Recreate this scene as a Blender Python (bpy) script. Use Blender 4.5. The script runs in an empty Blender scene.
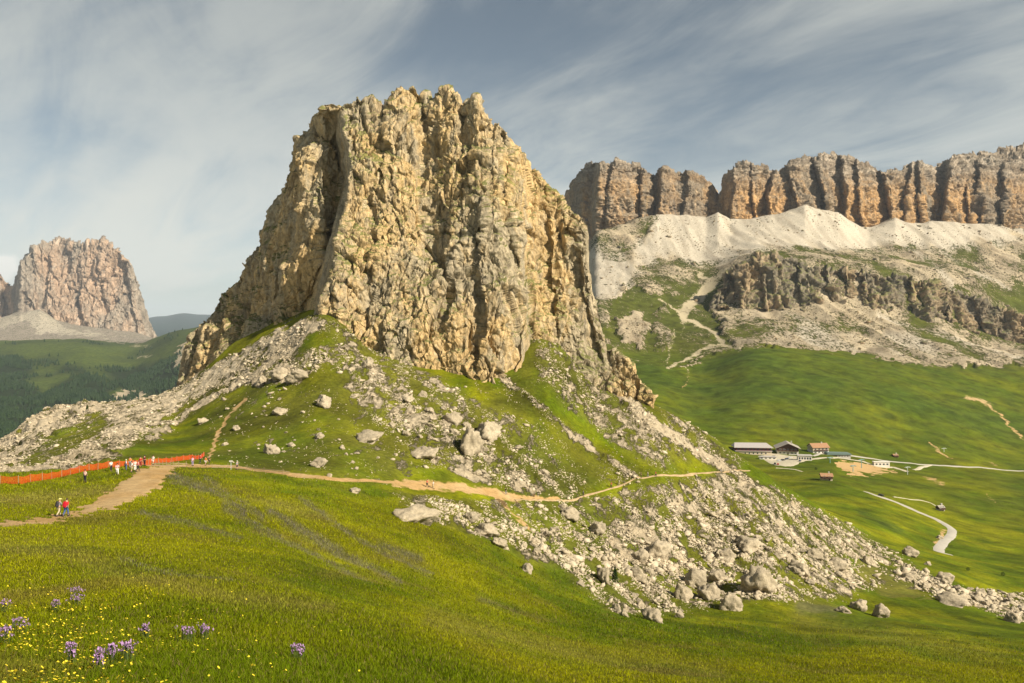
import bpy, bmesh, math, random
import numpy as np
from mathutils import Vector, Matrix
random.seed(7); RNG = np.random.default_rng(7)
C = bpy.context.scene.collection
SC = bpy.context.scene

# ------------------------------------------------------------------ camera, sky, sun, exposure
F = 796.0; CX = 512.0; HY = 322.0          # focal length in pixels, principal column, horizon row
cam_d = bpy.data.cameras.new('camera'); cam = bpy.data.objects.new('camera', cam_d); C.objects.link(cam)
cam.location = (0, 0, 0); cam.rotation_euler = (math.radians(90), 0, 0)
cam_d.sensor_width = 36.0; cam_d.lens = 36.0*F/1024.0; cam_d.shift_y = -(341.5-HY)/1024.0
cam_d.clip_start = 0.3; cam_d.clip_end = 90000.0
SC.camera = cam

SUN_AZ = 55.0      # degrees to the right of the line straight behind the camera
SUN_EL = 37.0
az = math.radians(SUN_AZ); el = math.radians(SUN_EL)
sdir = Vector((math.sin(az)*math.cos(el), -math.cos(az)*math.cos(el), math.sin(el)))
sun_d = bpy.data.lights.new('sun', 'SUN'); sun = bpy.data.objects.new('sun', sun_d); C.objects.link(sun)
sun_d.energy = 5.0; sun_d.angle = math.radians(0.53); sun_d.color = (1.0, 0.91, 0.76)
sun.rotation_euler = (-sdir).to_track_quat('-Z', 'Y').to_euler()
sun.location = (300, -300, 400)

SC.view_settings.view_transform = 'Standard'; SC.view_settings.look = 'None'
SC.view_settings.exposure = 0.72; SC.view_settings.gamma = 1.0
SC.view_settings.use_curve_mapping = False
SC.render.engine = 'CYCLES'
SC.cycles.max_bounces = 4; SC.cycles.diffuse_bounces = 2; SC.cycles.glossy_bounces = 1
SC.cycles.transmission_bounces = 2; SC.cycles.volume_bounces = 0; SC.cycles.transparent_max_bounces = 6

class NT:
    """small helper to write node trees"""
    def __init__(s, tree): s.t = tree; s.t.nodes.clear()
    def n(s, typ, **kw):
        nd = s.t.nodes.new(typ)
        for k, v in kw.items():
            if k[0] == '_': continue
            setattr(nd, k, v)
        return nd
    def l(s, a, b): s.t.links.new(a, b)
    def put(s, sock, v):
        if hasattr(v, 'is_linked') or isinstance(v, bpy.types.NodeSocket): s.l(v, sock)
        else: sock.default_value = v
    def math(s, op, a, b=0.0, c=None, clamp=False):
        m = s.n('ShaderNodeMath', operation=op); m.use_clamp = clamp
        s.put(m.inputs[0], a); s.put(m.inputs[1], b)
        if c is not None: s.put(m.inputs[2], c)
        return m.outputs[0]
    def mix(s, f, a, b, mode='MIX'):
        m = s.n('ShaderNodeMix', data_type='RGBA', blend_type=mode)
        s.put(m.inputs[0], f); s.put(m.inputs[6], a); s.put(m.inputs[7], b)
        return m.outputs[2]
    def noise(s, vec, scale, detail=4, rough=0.55, dist=0.0, w=None):
        m = s.n('ShaderNodeTexNoise'); s.l(vec, m.inputs['Vector'])
        m.inputs['Scale'].default_value = scale; m.inputs['Detail'].default_value = detail
        m.inputs['Roughness'].default_value = rough; m.inputs['Distortion'].default_value = dist
        return m.outputs['Fac']
    def voro(s, vec, scale, feature='F1', out='Distance'):
        m = s.n('ShaderNodeTexVoronoi', feature=feature); s.l(vec, m.inputs['Vector'])
        m.inputs['Scale'].default_value = scale
        return m.outputs[out]
    def mapping(s, vec, scale=(1,1,1), loc=(0,0,0), rot=(0,0,0)):
        m = s.n('ShaderNodeMapping'); s.l(vec, m.inputs[0])
        m.inputs[1].default_value = loc; m.inputs[2].default_value = rot; m.inputs[3].default_value = scale
        return m.outputs[0]
    def ramp(s, f, stops):
        m = s.n('ShaderNodeValToRGB'); s.l(f, m.inputs[0]); e = m.color_ramp.elements
        while len(e) > 1: e.remove(e[0])
        e[0].position = stops[0][0]; e[0].color = col4(stops[0][1])
        for p, c in stops[1:]:
            x = e.new(p); x.color = col4(c)
        return m.outputs[0]
    def mr(s, v, a, b, c=0.0, d=1.0, smooth=False):
        m = s.n('ShaderNodeMapRange'); m.clamp = True
        if smooth: m.interpolation_type = 'SMOOTHSTEP'
        s.l(v, m.inputs[0]); m.inputs[1].default_value = a; m.inputs[2].default_value = b
        m.inputs[3].default_value = c; m.inputs[4].default_value = d
        return m.outputs[0]
def col4(c):
    if isinstance(c, (int, float)): return (c, c, c, 1)
    return (c[0], c[1], c[2], 1)

# world: Nishita sky veiled by thin streaky cirrus
W = bpy.data.worlds.new('World'); SC.world = W; W.use_nodes = True
nt = NT(W.node_tree)
sky = nt.n('ShaderNodeTexSky', sky_type='NISHITA'); sky.sun_disc = False
sky.sun_elevation = el; sky.sun_rotation = math.atan2(sdir.x, sdir.y)
sky.altitude = 2400; sky.air_density = 1.0; sky.dust_density = 1.5; sky.ozone_density = 1.0
tc = nt.n('ShaderNodeTexCoord'); g = tc.outputs['Generated']
sep = nt.n('ShaderNodeSeparateXYZ'); nt.l(g, sep.inputs[0])
zc = nt.math('MAXIMUM', sep.outputs[2], 0.0)
den = nt.math('ADD', zc, 0.24)
cx_ = nt.math('DIVIDE', sep.outputs[0], den); cy_ = nt.math('DIVIDE', sep.outputs[1], den)
cmb = nt.n('ShaderNodeCombineXYZ'); nt.l(cx_, cmb.inputs[0]); nt.l(cy_, cmb.inputs[1])
cv = cmb.outputs[0]
v1 = nt.mapping(nt.mapping(cv, rot=(0, 0, math.radians(40))), scale=(0.42, 1.0, 1), loc=(3.1, 0.4, 0))
v2 = nt.mapping(nt.mapping(cv, rot=(0, 0, math.radians(52))), scale=(0.9, 2.3, 1), loc=(1.7, 5.2, 0))
n1 = nt.noise(v1, 1.5, 6, 0.56, 0.5); n2 = nt.noise(v2, 1.7, 8, 0.62, 0.9)
nn = nt.math('ADD', nt.math('MULTIPLY', n1, 0.66), nt.math('MULTIPLY', n2, 0.34))
cover = nt.mr(nn, 0.36, 0.62, 0.0, 1.0, True)
hz = nt.mr(sep.outputs[2], 0.0, 0.26, 1.0, 0.0, True)
cover = nt.math('ADD', nt.math('MULTIPLY', cover, 0.78), nt.math('MULTIPLY', hz, 0.5), clamp=True)
# one small cumulus low over the far massif on the left
dt = nt.n('ShaderNodeVectorMath', operation='DISTANCE'); nt.l(g, dt.inputs[0])
dvec = Vector(((4-CX)/F, 1.0, (HY-266)/F)).normalized(); dt.inputs[1].default_value = dvec
pn_ = nt.noise(g, 70.0, 5, 0.6)
puff = nt.mr(nt.math('ADD', dt.outputs['Value'], nt.math('MULTIPLY', pn_, 0.016)), 0.017, 0.025, 1.0, 0.0, True)
hs = nt.n('ShaderNodeHueSaturation'); hs.inputs['Saturation'].default_value = 0.62; hs.inputs['Value'].default_value = 0.52
nt.l(sky.outputs[0], hs.inputs['Color'])
bg1 = nt.n('ShaderNodeBackground'); nt.l(nt.mix(1.0, hs.outputs[0], (0.92, 1.0, 0.94, 1), 'MULTIPLY'), bg1.inputs[0]); bg1.inputs[1].default_value = 0.10
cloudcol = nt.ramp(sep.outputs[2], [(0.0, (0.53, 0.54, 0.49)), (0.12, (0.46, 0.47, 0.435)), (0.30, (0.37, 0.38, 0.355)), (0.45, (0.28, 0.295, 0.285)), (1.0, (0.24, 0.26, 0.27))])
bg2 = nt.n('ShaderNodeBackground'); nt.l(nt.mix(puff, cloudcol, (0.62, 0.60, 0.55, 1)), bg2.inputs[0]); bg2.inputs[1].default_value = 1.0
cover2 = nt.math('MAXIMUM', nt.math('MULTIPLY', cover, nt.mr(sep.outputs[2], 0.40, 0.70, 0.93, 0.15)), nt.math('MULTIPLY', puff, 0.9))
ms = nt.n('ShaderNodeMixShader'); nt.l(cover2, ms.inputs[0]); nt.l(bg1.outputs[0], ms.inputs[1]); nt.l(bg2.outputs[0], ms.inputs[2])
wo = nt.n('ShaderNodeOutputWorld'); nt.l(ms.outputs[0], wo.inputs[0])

# ------------------------------------------------------------------ numeric noise
def _h(ix, iy, iz, seed):
    h = (ix.astype(np.uint32)*np.uint32(374761393) + iy.astype(np.uint32)*np.uint32(668265263)
         + iz.astype(np.uint32)*np.uint32(2147483647) + np.uint32(seed*1013904223 & 0xffffffff))
    h ^= h >> np.uint32(13); h *= np.uint32(1274126177); h ^= h >> np.uint32(16); h *= np.uint32(2246822519); h ^= h >> np.uint32(13)
    return h
def _u(h): return (h & np.uint32(0xffffff)).astype(np.float32)/np.float32(16777215.0)
_G2 = np.array([(math.cos(a), math.sin(a)) for a in np.arange(16)*math.pi/8], np.float32)
_G3 = np.array([(1,1,0),(-1,1,0),(1,-1,0),(-1,-1,0),(1,0,1),(-1,0,1),(1,0,-1),(-1,0,-1),(0,1,1),(0,-1,1),(0,1,-1),(0,-1,-1),(1,1,0),(-1,1,0),(0,-1,1),(0,-1,-1)], np.float32)
def n2d(x, y, seed=0):
    xi = np.floor(x).astype(np.int64); yi = np.floor(y).astype(np.int64)
    fx = (x-xi).astype(np.float32); fy = (y-yi).astype(np.float32)
    u = fx*fx*fx*(fx*(fx*6-15)+10); v = fy*fy*fy*(fy*(fy*6-15)+10); z = np.zeros_like(xi)
    def c(a, b):
        g = _G2[_h(xi+a, yi+b, z, seed) & np.uint32(15)]
        return g[..., 0]*(fx-a)+g[..., 1]*(fy-b)
    a = c(0,0); b = c(1,0); cc = c(0,1); d = c(1,1)
    return ((a+(b-a)*u)*(1-v)+(cc+(d-cc)*u)*v)*1.5
def n3d(x, y, z, seed=0):
    xi = np.floor(x).astype(np.int64); yi = np.floor(y).astype(np.int64); zi = np.floor(z).astype(np.int64)
    fx = (x-xi).astype(np.float32); fy = (y-yi).astype(np.float32); fz = (z-zi).astype(np.float32)
    s = lambda t: t*t*t*(t*(t*6-15)+10)
    u, v, w = s(fx), s(fy), s(fz); r = 0
    for a in (0,1):
        for b in (0,1):
            for c in (0,1):
                g = _G3[_h(xi+a, yi+b, zi+c, seed) & np.uint32(15)]
                r = r + (g[...,0]*(fx-a)+g[...,1]*(fy-b)+g[...,2]*(fz-c))*(u if a else 1-u)*(v if b else 1-v)*(w if c else 1-w)
    return r*1.1
def fbm3(x, y, z, octv, seed=0, gain=0.5, ridged=False):
    r = 0; a = 1.0; k = 1.0
    for i in range(octv):
        n = n3d(x*k, y*k, z*k, seed+i*17)
        if ridged: n = 1-2*np.abs(n)*1.6
        r = r+a*n; a *= gain; k *= 2.03
    return r
def fbm2(x, y, octv, seed=0, gain=0.5):
    r = 0; a = 1.0; k = 1.0
    for i in range(octv):
        r = r+a*n2d(x*k, y*k, seed+i*17); a *= gain; k *= 2.03
    return r
def worley(x, y, z, seed=0):
    """F1, F2, a random value of the nearest cell; _WT holds the tilt of the facet at the point"""
    global _WT
    xi = np.floor(x).astype(np.int64); yi = np.floor(y).astype(np.int64); zi = np.floor(z).astype(np.int64)
    f1 = np.full(x.shape, 9.0, np.float32); f2 = f1.copy(); rv = np.zeros(x.shape, np.float32); tl = np.zeros(x.shape, np.float32)
    for a in (-1,0,1):
        for b in (-1,0,1):
            for c in (-1,0,1):
                h = _h(xi+a, yi+b, zi+c, seed); h2 = _h(xi+a, yi+b, zi+c, seed+91); h3 = _h(xi+a, yi+b, zi+c, seed+57)
                d = (xi+a+_u(h)-x)**2+(yi+b+_u(h2)-y)**2+(zi+c+_u(h3)-z)**2
                d = d.astype(np.float32); m = d < f1
                f2 = np.where(m, f1, np.minimum(f2, d)); rv = np.where(m, _u(h ^ (h2 >> np.uint32(3))), rv); tl = np.where(m, (x-xi-a-_u(h))*(_u(h3*np.uint32(77))-.5)+(z-zi-c-_u(h3))*(_u(h2*np.uint32(131))-.5), tl); f1 = np.where(m, d, f1)
    _WT = tl
    return np.sqrt(f1), np.sqrt(f2), rv
def sstep(a, b, x):
    t = np.clip((x-a)/(b-a), 0, 1); return t*t*(3-2*t)

# ------------------------------------------------------------------ object helpers
def link_mesh(name, verts, faces, mat=None, parent=None, smooth=False, mats=None, midx=None):
    me = bpy.data.meshes.new(name)
    verts = np.asarray(verts, np.float32)
    if isinstance(faces, np.ndarray):
        k = faces.shape[1]; me.vertices.add(len(verts)); me.vertices.foreach_set('co', verts.ravel())
        me.loops.add(faces.size); me.loops.foreach_set('vertex_index', faces.ravel().astype(np.int32))
        me.polygons.add(len(faces)); me.polygons.foreach_set('loop_start', np.arange(0, faces.size, k, dtype=np.int32))
        me.update(calc_edges=True)
    else:
        me.from_pydata([tuple(map(float, v)) for v in verts], [], [tuple(f) for f in faces]); me.update()
    if smooth: me.polygons.foreach_set('use_smooth', np.ones(len(me.polygons), bool))
    for m in (mats or ([mat] if mat else [])): me.materials.append(m)
    if midx is not None: me.polygons.foreach_set('material_index', np.asarray(midx, np.int32))
    o = bpy.data.objects.new(name, me); C.objects.link(o)
    if parent: o.parent = parent
    return o
def tag(o, label=None, cat=None, group=None, kind=None):
    if label: o['label'] = label
    if cat: o['category'] = cat
    if group: o['group'] = group
    if kind: o['kind'] = kind
    return o
def empty(name, loc, rz=0.0):
    o = bpy.data.objects.new(name, None); C.objects.link(o); o.empty_display_size = 0.5
    o.location = loc; o.rotation_euler = (0, 0, rz); return o
def copy_tree(o, parent=None):
    c = o.copy(); C.objects.link(c); c.parent = parent
    for ch in list(o.children): copy_tree(ch, c)
    return c
class MB:
    """collects simple solids into one mesh"""
    def __init__(s): s.v = []; s.f = []; s.m = []
    def add(s, v, f, m=0):
        k = len(s.v); s.v += [tuple(p) for p in v]; s.f += [tuple(i+k for i in q) for q in f]; s.m += [m]*len(f)
    def box(s, x0, x1, y0, y1, z0, z1, m=0):
        s.add([(x0,y0,z0),(x1,y0,z0),(x1,y1,z0),(x0,y1,z0),(x0,y0,z1),(x1,y0,z1),(x1,y1,z1),(x0,y1,z1)],
              [(0,3,2,1),(4,5,6,7),(0,1,5,4),(1,2,6,5),(2,3,7,6),(3,0,4,7)], m)
    def tube(s, p, q, r0, r1=None, n=8, m=0):
        r1 = r0 if r1 is None else r1; p = Vector(p); q = Vector(q); d = (q-p)
        qt = d.to_track_quat('Z', 'Y'); v = []
        for c, r in ((p, r0), (q, r1)):
            for i in range(n):
                a = 2*math.pi*i/n; v.append(c+qt @ Vector((r*math.cos(a), r*math.sin(a), 0)))
        f = [(i, (i+1) % n, n+(i+1) % n, n+i) for i in range(n)]+[tuple(reversed(range(n))), tuple(range(n, 2*n))]
        s.add(v, f, m)
    def prism(s, pts, y0, y1, m=0):
        """profile in x,z extruded along y"""
        n = len(pts); v = [(a, y0, b) for a, b in pts]+[(a, y1, b) for a, b in pts]
        f = [(i, (i+1) % n, n+(i+1) % n, n+i) for i in range(n)]+[tuple(reversed(range(n))), tuple(range(n, 2*n))]
        s.add(v, f, m)
    def ball(s, c, r, n=8, k=6, sc=(1,1,1), m=0):
        v = []; f = []
        for j in range(k+1):
            t = math.pi*j/k
            for i in range(n):
                a = 2*math.pi*i/n; v.append((c[0]+r*sc[0]*math.sin(t)*math.cos(a), c[1]+r*sc[1]*math.sin(t)*math.sin(a), c[2]+r*sc[2]*math.cos(t)))
        for j in range(k):
            for i in range(n): f.append((j*n+i, (j+1)*n+i, (j+1)*n+(i+1) % n, j*n+(i+1) % n))
        s.add(v, f, m)
    def build(s, name, mat, parent=None, smooth=False, mats=None):
        o = link_mesh(name, s.v, s.f, mat, parent, smooth, mats, s.m if mats else None)
        return o

def simple(name, col, rough=0.8, var=0.15, scale=3.0, metal=0.0, bump=0.0):
    m = bpy.data.materials.new(name); m.use_nodes = True; t = NT(m.node_tree)
    b = t.n('ShaderNodeBsdfPrincipled'); o = t.n('ShaderNodeOutputMaterial'); t.l(b.outputs[0], o.inputs[0])
    tc = t.n('ShaderNodeTexCoord'); n = t.noise(tc.outputs['Object'], scale, 5, 0.6)
    v = t.mr(n, 0.25, 0.75, 1-var, 1+var)
    sc_ = t.n('ShaderNodeVectorMath', operation='SCALE'); sc_.inputs[0].default_value = col[:3]; t.l(v, sc_.inputs['Scale'])
    t.l(sc_.outputs[0], b.inputs['Base Color']); b.inputs['Roughness'].default_value = rough; b.inputs['Metallic'].default_value = metal
    b.inputs['Specular IOR Level'].default_value = 0.25
    if bump:
        bp = t.n('ShaderNodeBump'); bp.inputs['Strength'].default_value = 0.6; bp.inputs['Distance'].default_value = bump
        t.l(n, bp.inputs['Height']); t.l(bp.outputs[0], b.inputs['Normal'])
    return m
# ------------------------------------------------------------------ terrain: one polar sheet, elevations surveyed along bearings
def pchip(xk, yk, x):
    """monotone cubic through (xk, yk[..., k]); yk may have trailing columns"""
    xk = np.asarray(xk, float); yk = np.asarray(yk, float)
    h = np.diff(xk); sh = (-1,)+(1,)*(yk.ndim-1); hh = h.reshape(sh)
    dl = np.diff(yk, axis=0)/hh
    m = np.zeros_like(yk); a, b = dl[:-1], dl[1:]
    w1 = 2*hh[1:]+hh[:-1]; w2 = hh[1:]+2*hh[:-1]
    ok = a*b > 0
    with np.errstate(divide='ignore', invalid='ignore'):
        m[1:-1] = np.where(ok, (w1+w2)/(w1/np.where(ok, a, 1)+w2/np.where(ok, b, 1)), 0)
    m[0] = dl[0]; m[-1] = dl[-1]
    i = np.clip(np.searchsorted(xk, x)-1, 0, len(xk)-2)
    t = ((np.clip(x, xk[0], xk[-1])-xk[i])/h[i]).reshape((-1,)+(1,)*(yk.ndim-1)); H = h[i].reshape(t.shape)
    return (yk[i]*(2*t**3-3*t**2+1)+m[i]*H*(t**3-2*t**2+t)+yk[i+1]*(-2*t**3+3*t**2)+m[i+1]*H*(t**3-t**2))

KN = {  # bearing column: (distance, picture row of the ground there)
 -300: [(3,906),(9,690),(18,628),(30,585),(50,550),(82,524),(115,505),(135,503),(200,500),(300,500),(400,505),(700,520),(1300,490),(2500,420),(4000,385),(5500,352),(6400,335),(7000,322),(9000,330),(14000,330),(25000,320)],
 -100: [(3,906),(9,683),(18,620),(30,577),(50,543),(82,515),(115,488),(132,480),(150,482),(200,485),(280,478),(330,470),(400,480),(600,510),(1200,500),(2500,425),(4000,382),(5500,350),(6400,335),(7000,318),(9000,330),(14000,330),(25000,320)],
 0:    [(3,906),(9,683),(18,620),(30,576),(50,543),(82,514),(112,486),(128,477),(150,474),(200,467),(270,455),(320,446),(345,447),(400,460),(600,500),(1200,500),(2200,440),(3200,405),(4200,375),(5300,345),(6200,334),(6900,319),(8000,322),(14000,328),(25000,320)],
 40:   [(3,906),(9,683),(18,620),(30,576),(50,543),(82,515),(112,487),(128,475),(150,470),(200,460),(270,436),(330,417),(355,415),(400,430),(600,500),(1200,500),(2200,445),(3200,410),(4200,375),(5300,343),(6200,335),(6900,319),(8000,324),(14000,328),(25000,319)],
 80:   [(3,906),(9,683),(18,620),(30,577),(50,545),(82,515),(112,488),(132,471),(150,466),(200,450),(270,427),(330,409),(365,406),(410,425),(600,490),(1200,495),(2200,445),(3200,408),(4200,372),(5300,342),(6200,336),(6900,326),(8000,328),(14000,328),(25000,320)],
 130:  [(3,906),(9,683),(18,622),(30,578),(50,546),(82,515),(110,487),(138,466),(160,458),(200,442),(260,420),(320,405),(355,403),(400,425),(600,480),(1200,490),(2200,445),(3200,410),(4200,378),(5300,350),(6200,340),(6900,333),(8000,330),(14000,329),(25000,319)],
 180:  [(3,906),(9,683),(18,624),(30,582),(50,550),(82,518),(110,491),(138,470),(152,465),(180,455),(220,437),(270,412),(320,391),(345,387),(400,420),(600,460),(1200,480),(2200,440),(3200,400),(4200,362),(5000,335),(5500,330),(6500,345),(9000,345),(14000,333),(25000,318)],
 240:  [(3,906),(9,686),(18,632),(30,592),(50,562),(82,530),(110,502),(140,477),(152,471),(180,455),(210,433),(250,400),(290,367),(312,350),(340,340),(400,400),(600,440),(1200,460),(2500,400),(4200,340),(5200,322),(6500,345),(14000,333),(25000,319)],
 285:  [(3,912),(9,692),(18,640),(30,602),(50,572),(82,540),(110,511),(140,482),(154,474),(180,455),(205,430),(240,390),(270,352),(292,330),(330,318),(400,360),(600,420),(1200,460),(2500,400),(4200,360),(6000,345),(14000,333),(25000,320)],
 325:  [(3,918),(9,700),(18,648),(30,612),(50,584),(82,553),(110,520),(140,488),(156,478),(178,455),(200,430),(235,385),(262,340),(280,313),(330,305),(400,360),(600,420),(1200,460),(2500,400),(6000,345),(14000,333),(25000,320)],
 370:  [(3,925),(9,712),(18,660),(30,624),(50,596),(82,566),(110,535),(140,503),(165,482),(185,458),(205,432),(235,395),(262,361),(275,350),(330,330),(400,360),(600,420),(1200,460),(2500,400),(6000,345),(14000,333),(25000,320)],
 430:  [(3,935),(10,712),(18,674),(30,640),(50,614),(82,588),(110,562),(140,526),(168,497),(176,490),(195,463),(215,432),(240,398),(262,374),(272,368),(330,350),(400,380),(600,420),(1200,460),(2500,400),(6000,345),(14000,333),(25000,320)],
 485:  [(3,950),(12,720),(20,682),(32,655),(50,634),(82,608),(110,585),(140,552),(170,515),(188,494),(205,468),(225,435),(245,408),(262,386),(300,350),(400,380),(600,420),(1200,460),(2500,400),(6000,345),(14000,333),(25000,320)],
 540:  [(3,965),(14,730),(24,690),(36,668),(55,648),(82,626),(110,606),(140,580),(170,545),(195,510),(203,498),(220,470),(240,432),(262,387),(278,358),(292,338),(330,332),(400,380),(600,420),(1200,460),(2500,400),(6000,345),(14000,333),(25000,320)],
 600:  [(3,985),(16,750),(26,700),(40,676),(60,656),(85,638),(115,620),(150,600),(172,574),(195,540),(218,502),(222,494),(245,455),(270,418),(298,386),(330,380),(400,400),(600,420),(1000,410),(1400,360),(1900,300),(2250,265),(2550,232),(3000,240),(6000,330),(14000,333),(25000,320)],
 650:  [(3,1000),(18,770),(30,700),(42,682),(62,664),(90,646),(125,628),(160,612),(175,594),(200,553),(225,497),(232,480),(255,445),(280,410),(292,405),(320,416),(400,450),(600,470),(850,440),(1050,400),(1300,372),(1600,345),(1850,315),(2050,285),(2250,262),(2500,234),(2560,225),(3000,240),(6000,330),(14000,333),(25000,320)],
 700:  [(3,1010),(20,780),(34,700),(46,685),(66,668),(95,650),(130,632),(165,612),(182,598),(210,555),(240,500),(255,476),(275,450),(292,430),(310,436),(400,475),(600,475),(800,450),(1000,418),(1250,383),(1450,361),(1650,340),(1850,318),(2000,296),(2200,268),(2400,243),(2550,222),(3000,230),(6000,330),(14000,333),(25000,320)],
 760:  [(3,1020),(24,780),(40,702),(52,687),(72,670),(100,653),(135,634),(168,610),(185,592),(210,558),(240,515),(270,480),(285,470),(310,472),(400,495),(540,497),(640,482),(760,463),(820,455),(1000,418),(1200,380),(1420,350),(1550,342),(1700,326),(1870,305),(1990,255),(2150,250),(2350,236),(2540,220),(3000,230),(6000,330),(14000,333),(25000,320)],
 820:  [(3,1030),(28,780),(46,702),(58,688),(78,672),(108,654),(145,633),(180,611),(205,587),(235,560),(270,530),(310,508),(360,510),(460,508),(560,492),(680,475),(780,461),(860,452),(1020,418),(1220,380),(1400,356),(1530,347),(1700,330),(1870,308),(1960,268),(2150,256),(2350,238),(2530,218),(3000,230),(6000,330),(14000,333),(25000,320)],
 880:  [(3,1040),(32,780),(52,702),(64,685),(84,668),(115,650),(150,634),(186,617),(215,598),(250,577),(290,557),(330,545),(380,538),(460,520),(540,505),(620,492),(720,478),(850,464),(1020,430),(1200,390),(1400,364),(1530,354),(1700,338),(1870,315),(1960,275),(2150,262),(2350,246),(2530,229),(3000,235),(6000,330),(14000,333),(25000,320)],
 945:  [(3,1050),(36,780),(58,704),(70,688),(92,670),(125,651),(165,632),(205,612),(240,592),(275,575),(320,562),(370,556),(420,550),(480,535),(560,518),(650,500),(750,484),(870,468),(1030,438),(1220,400),(1400,376),(1550,362),(1700,345),(1870,322),(1970,282),(2150,268),(2350,248),(2540,228),(3000,235),(6000,330),(14000,333),(25000,320)],
 1024: [(3,1060),(42,780),(66,706),(80,690),(104,671),(140,650),(180,633),(222,616),(255,602),(290,587),(335,575),(390,565),(450,552),(540,533),(620,517),(720,498),(830,481),(940,467),(1080,443),(1260,408),(1420,385),(1560,366),(1720,355),(1880,342),(1980,312),(2150,280),(2350,254),(2560,231),(3000,235),(6000,330),(14000,333),(25000,320)],
 1150: [(3,1070),(46,780),(72,710),(88,695),(112,676),(150,655),(190,640),(232,622),(265,608),(300,595),(345,583),(400,572),(460,560),(550,543),(640,525),(740,508),(850,488),(960,472),(1100,448),(1280,415),(1440,390),(1580,372),(1720,360),(1880,345),(1980,322),(2150,290),(2350,260),(2560,235),(3000,235),(6000,330),(14000,333),(25000,320)],
 1400: [(3,1080),(50,780),(80,715),(95,700),(120,682),(160,660),(200,645),(240,630),(275,615),(310,603),(355,590),(410,580),(470,568),(560,550),(650,533),(750,515),(860,495),(970,478),(1110,455),(1290,420),(1450,395),(1590,378),(1720,364),(1880,350),(1980,330),(2150,300),(2350,268),(2560,240),(3000,240),(6000,330),(14000,333),(25000,320)],
}
def rows():
    segs = [(3, 10, .03), (10, 60, .012), (60, 120, .006), (120, 400, .0026), (400, 1700, .0048), (1700, 2700, .0028), (2700, 8000, .006), (8000, 30000, .03)]
    r = []
    for a, b, s in segs:
        n = int(round(math.log(b/a)/s)); r += list(np.exp(np.linspace(math.log(a), math.log(b), n, endpoint=False)))
    return np.array(r+[30000.0])
DR = rows(); PX = np.arange(-300, 1401, 1.7)
_ks = sorted(KN)
_E = np.stack([pchip(np.log([d for d, _ in KN[k]]), [p for _, p in KN[k]], np.log(np.clip(DR, KN[k][0][0], KN[k][-1][0]))) for k in _ks])
PYG = pchip(_ks, _E, PX)                                # (columns, rows): picture row of the ground
PXg, Dg = np.meshgrid(PX, DR, indexing='ij')
# scree cones under the far cliffs and the snow-grey gully between the towers
for cx, hh, w in ((657,9,34),(718,8,12),(690,6,30),(805,13,30),(838,8,22),(772,3,22),(895,9,26),(930,5,24),(955,5,30),(990,4,24),(20,7,22),(40,9,16),(1080,8,30)):
    if cx > 300: PYG -= hh*np.maximum(0, 1-np.abs(PXg-cx)/w)*sstep(2200, 2580, Dg)
    else: PYG -= hh*np.maximum(0, 1-np.abs(PXg-cx)/w)*sstep(6100, 6950, Dg)
# distant blue ranges
PYG -= (5*np.exp(-((PXg-190)/30)**2)+2.0*n2d(PXg/23, PXg*0+3, 5))*sstep(14000, 24000, Dg)
def _ld(px, py, pts):
    xs = [p[0] for p in pts]; return py-np.interp(px, xs, [p[1] for p in pts])
for pts, am, fr, bk, d0, d1 in (([(-300,520),(0,545),(100,557),(200,580),(300,600),(400,618),(512,640),(640,664),(760,690)], 7, 26, 7, 15, 110), ([(150,480),(300,505),(420,548),(560,596),(700,630)], 4, 22, 8, 60, 165), ([(40,560),(200,612),(400,655),(520,690)], 5, 20, 7, 9, 60)):
    s_ = _ld(PXg, PYG, pts); PYG -= am*np.where(s_ > 0, np.exp(-(s_/fr)**2), np.exp(-(s_/bk)**2))*sstep(d0, d0*1.3, Dg)*sstep(d1, d1*.8, Dg)*sstep(-300, 0, PXg)*sstep(840, 700, PXg)
E0 = (HY-PYG)/F; Xg = (PXg-CX)/F*Dg
UX, UY = Xg, Dg
spx = Dg/F                                               # metres per picture pixel there

def inpoly(px, py, poly):
    c = np.zeros(px.shape, bool); n = len(poly)
    for i in range(n):
        x1, y1 = poly[i]; x2, y2 = poly[(i+1) % n]
        if y1 == y2: continue
        c ^= ((y1 > py) != (y2 > py)) & (px < (x2-x1)*(py-y1)/(y2-y1)+x1)
    return c
def pld(px, py, pts):
    d = np.full(px.shape, 1e9)
    for (x1, y1), (x2, y2) in zip(pts[:-1], pts[1:]):
        L = (x2-x1)**2+(y2-y1)**2+1e-9; t = np.clip(((px-x1)*(x2-x1)+(py-y1)*(y2-y1))/L, 0, 1)
        d = np.minimum(d, np.hypot(px-x1-t*(x2-x1), py-y1-t*(y2-y1)))
    return d
def blur(a, k):
    for ax in (0, 1):
        for _ in range(2):
            c = np.cumsum(np.concatenate([np.repeat(np.take(a, [0], ax), k+1, ax), a, np.repeat(np.take(a, [-1], ax), k, ax)], ax), ax)
            n = a.shape[ax]; a = (np.take(c, np.arange(2*k+1, 2*k+1+n), ax)-np.take(c, np.arange(0, n), ax))/(2*k+1)
    return a
lg = np.log(Dg)
wx = PXg+6*n2d(PXg/17, lg*40, 1)+3*n2d(PXg/6, lg*100, 2)
wy = PYG+4*n2d(PXg/15, lg*45, 3)+2*n2d(PXg/6, lg*100, 4)
ROCK = np.zeros_like(Dg, np.float32)     # share of bare stone
PALE = np.zeros_like(ROCK); DIRT = np.zeros_like(ROCK); PURP = np.zeros_like(ROCK); DARK = np.zeros_like(ROCK); DRY = np.zeros_like(ROCK)
def paint(A, poly, v, d0, d1, mode='max'):
    m = inpoly(wx, wy, poly) & (Dg >= d0) & (Dg <= d1)
    if mode == 'max': A[m] = np.maximum(A[m], v)
    else: A[m] = v
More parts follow.
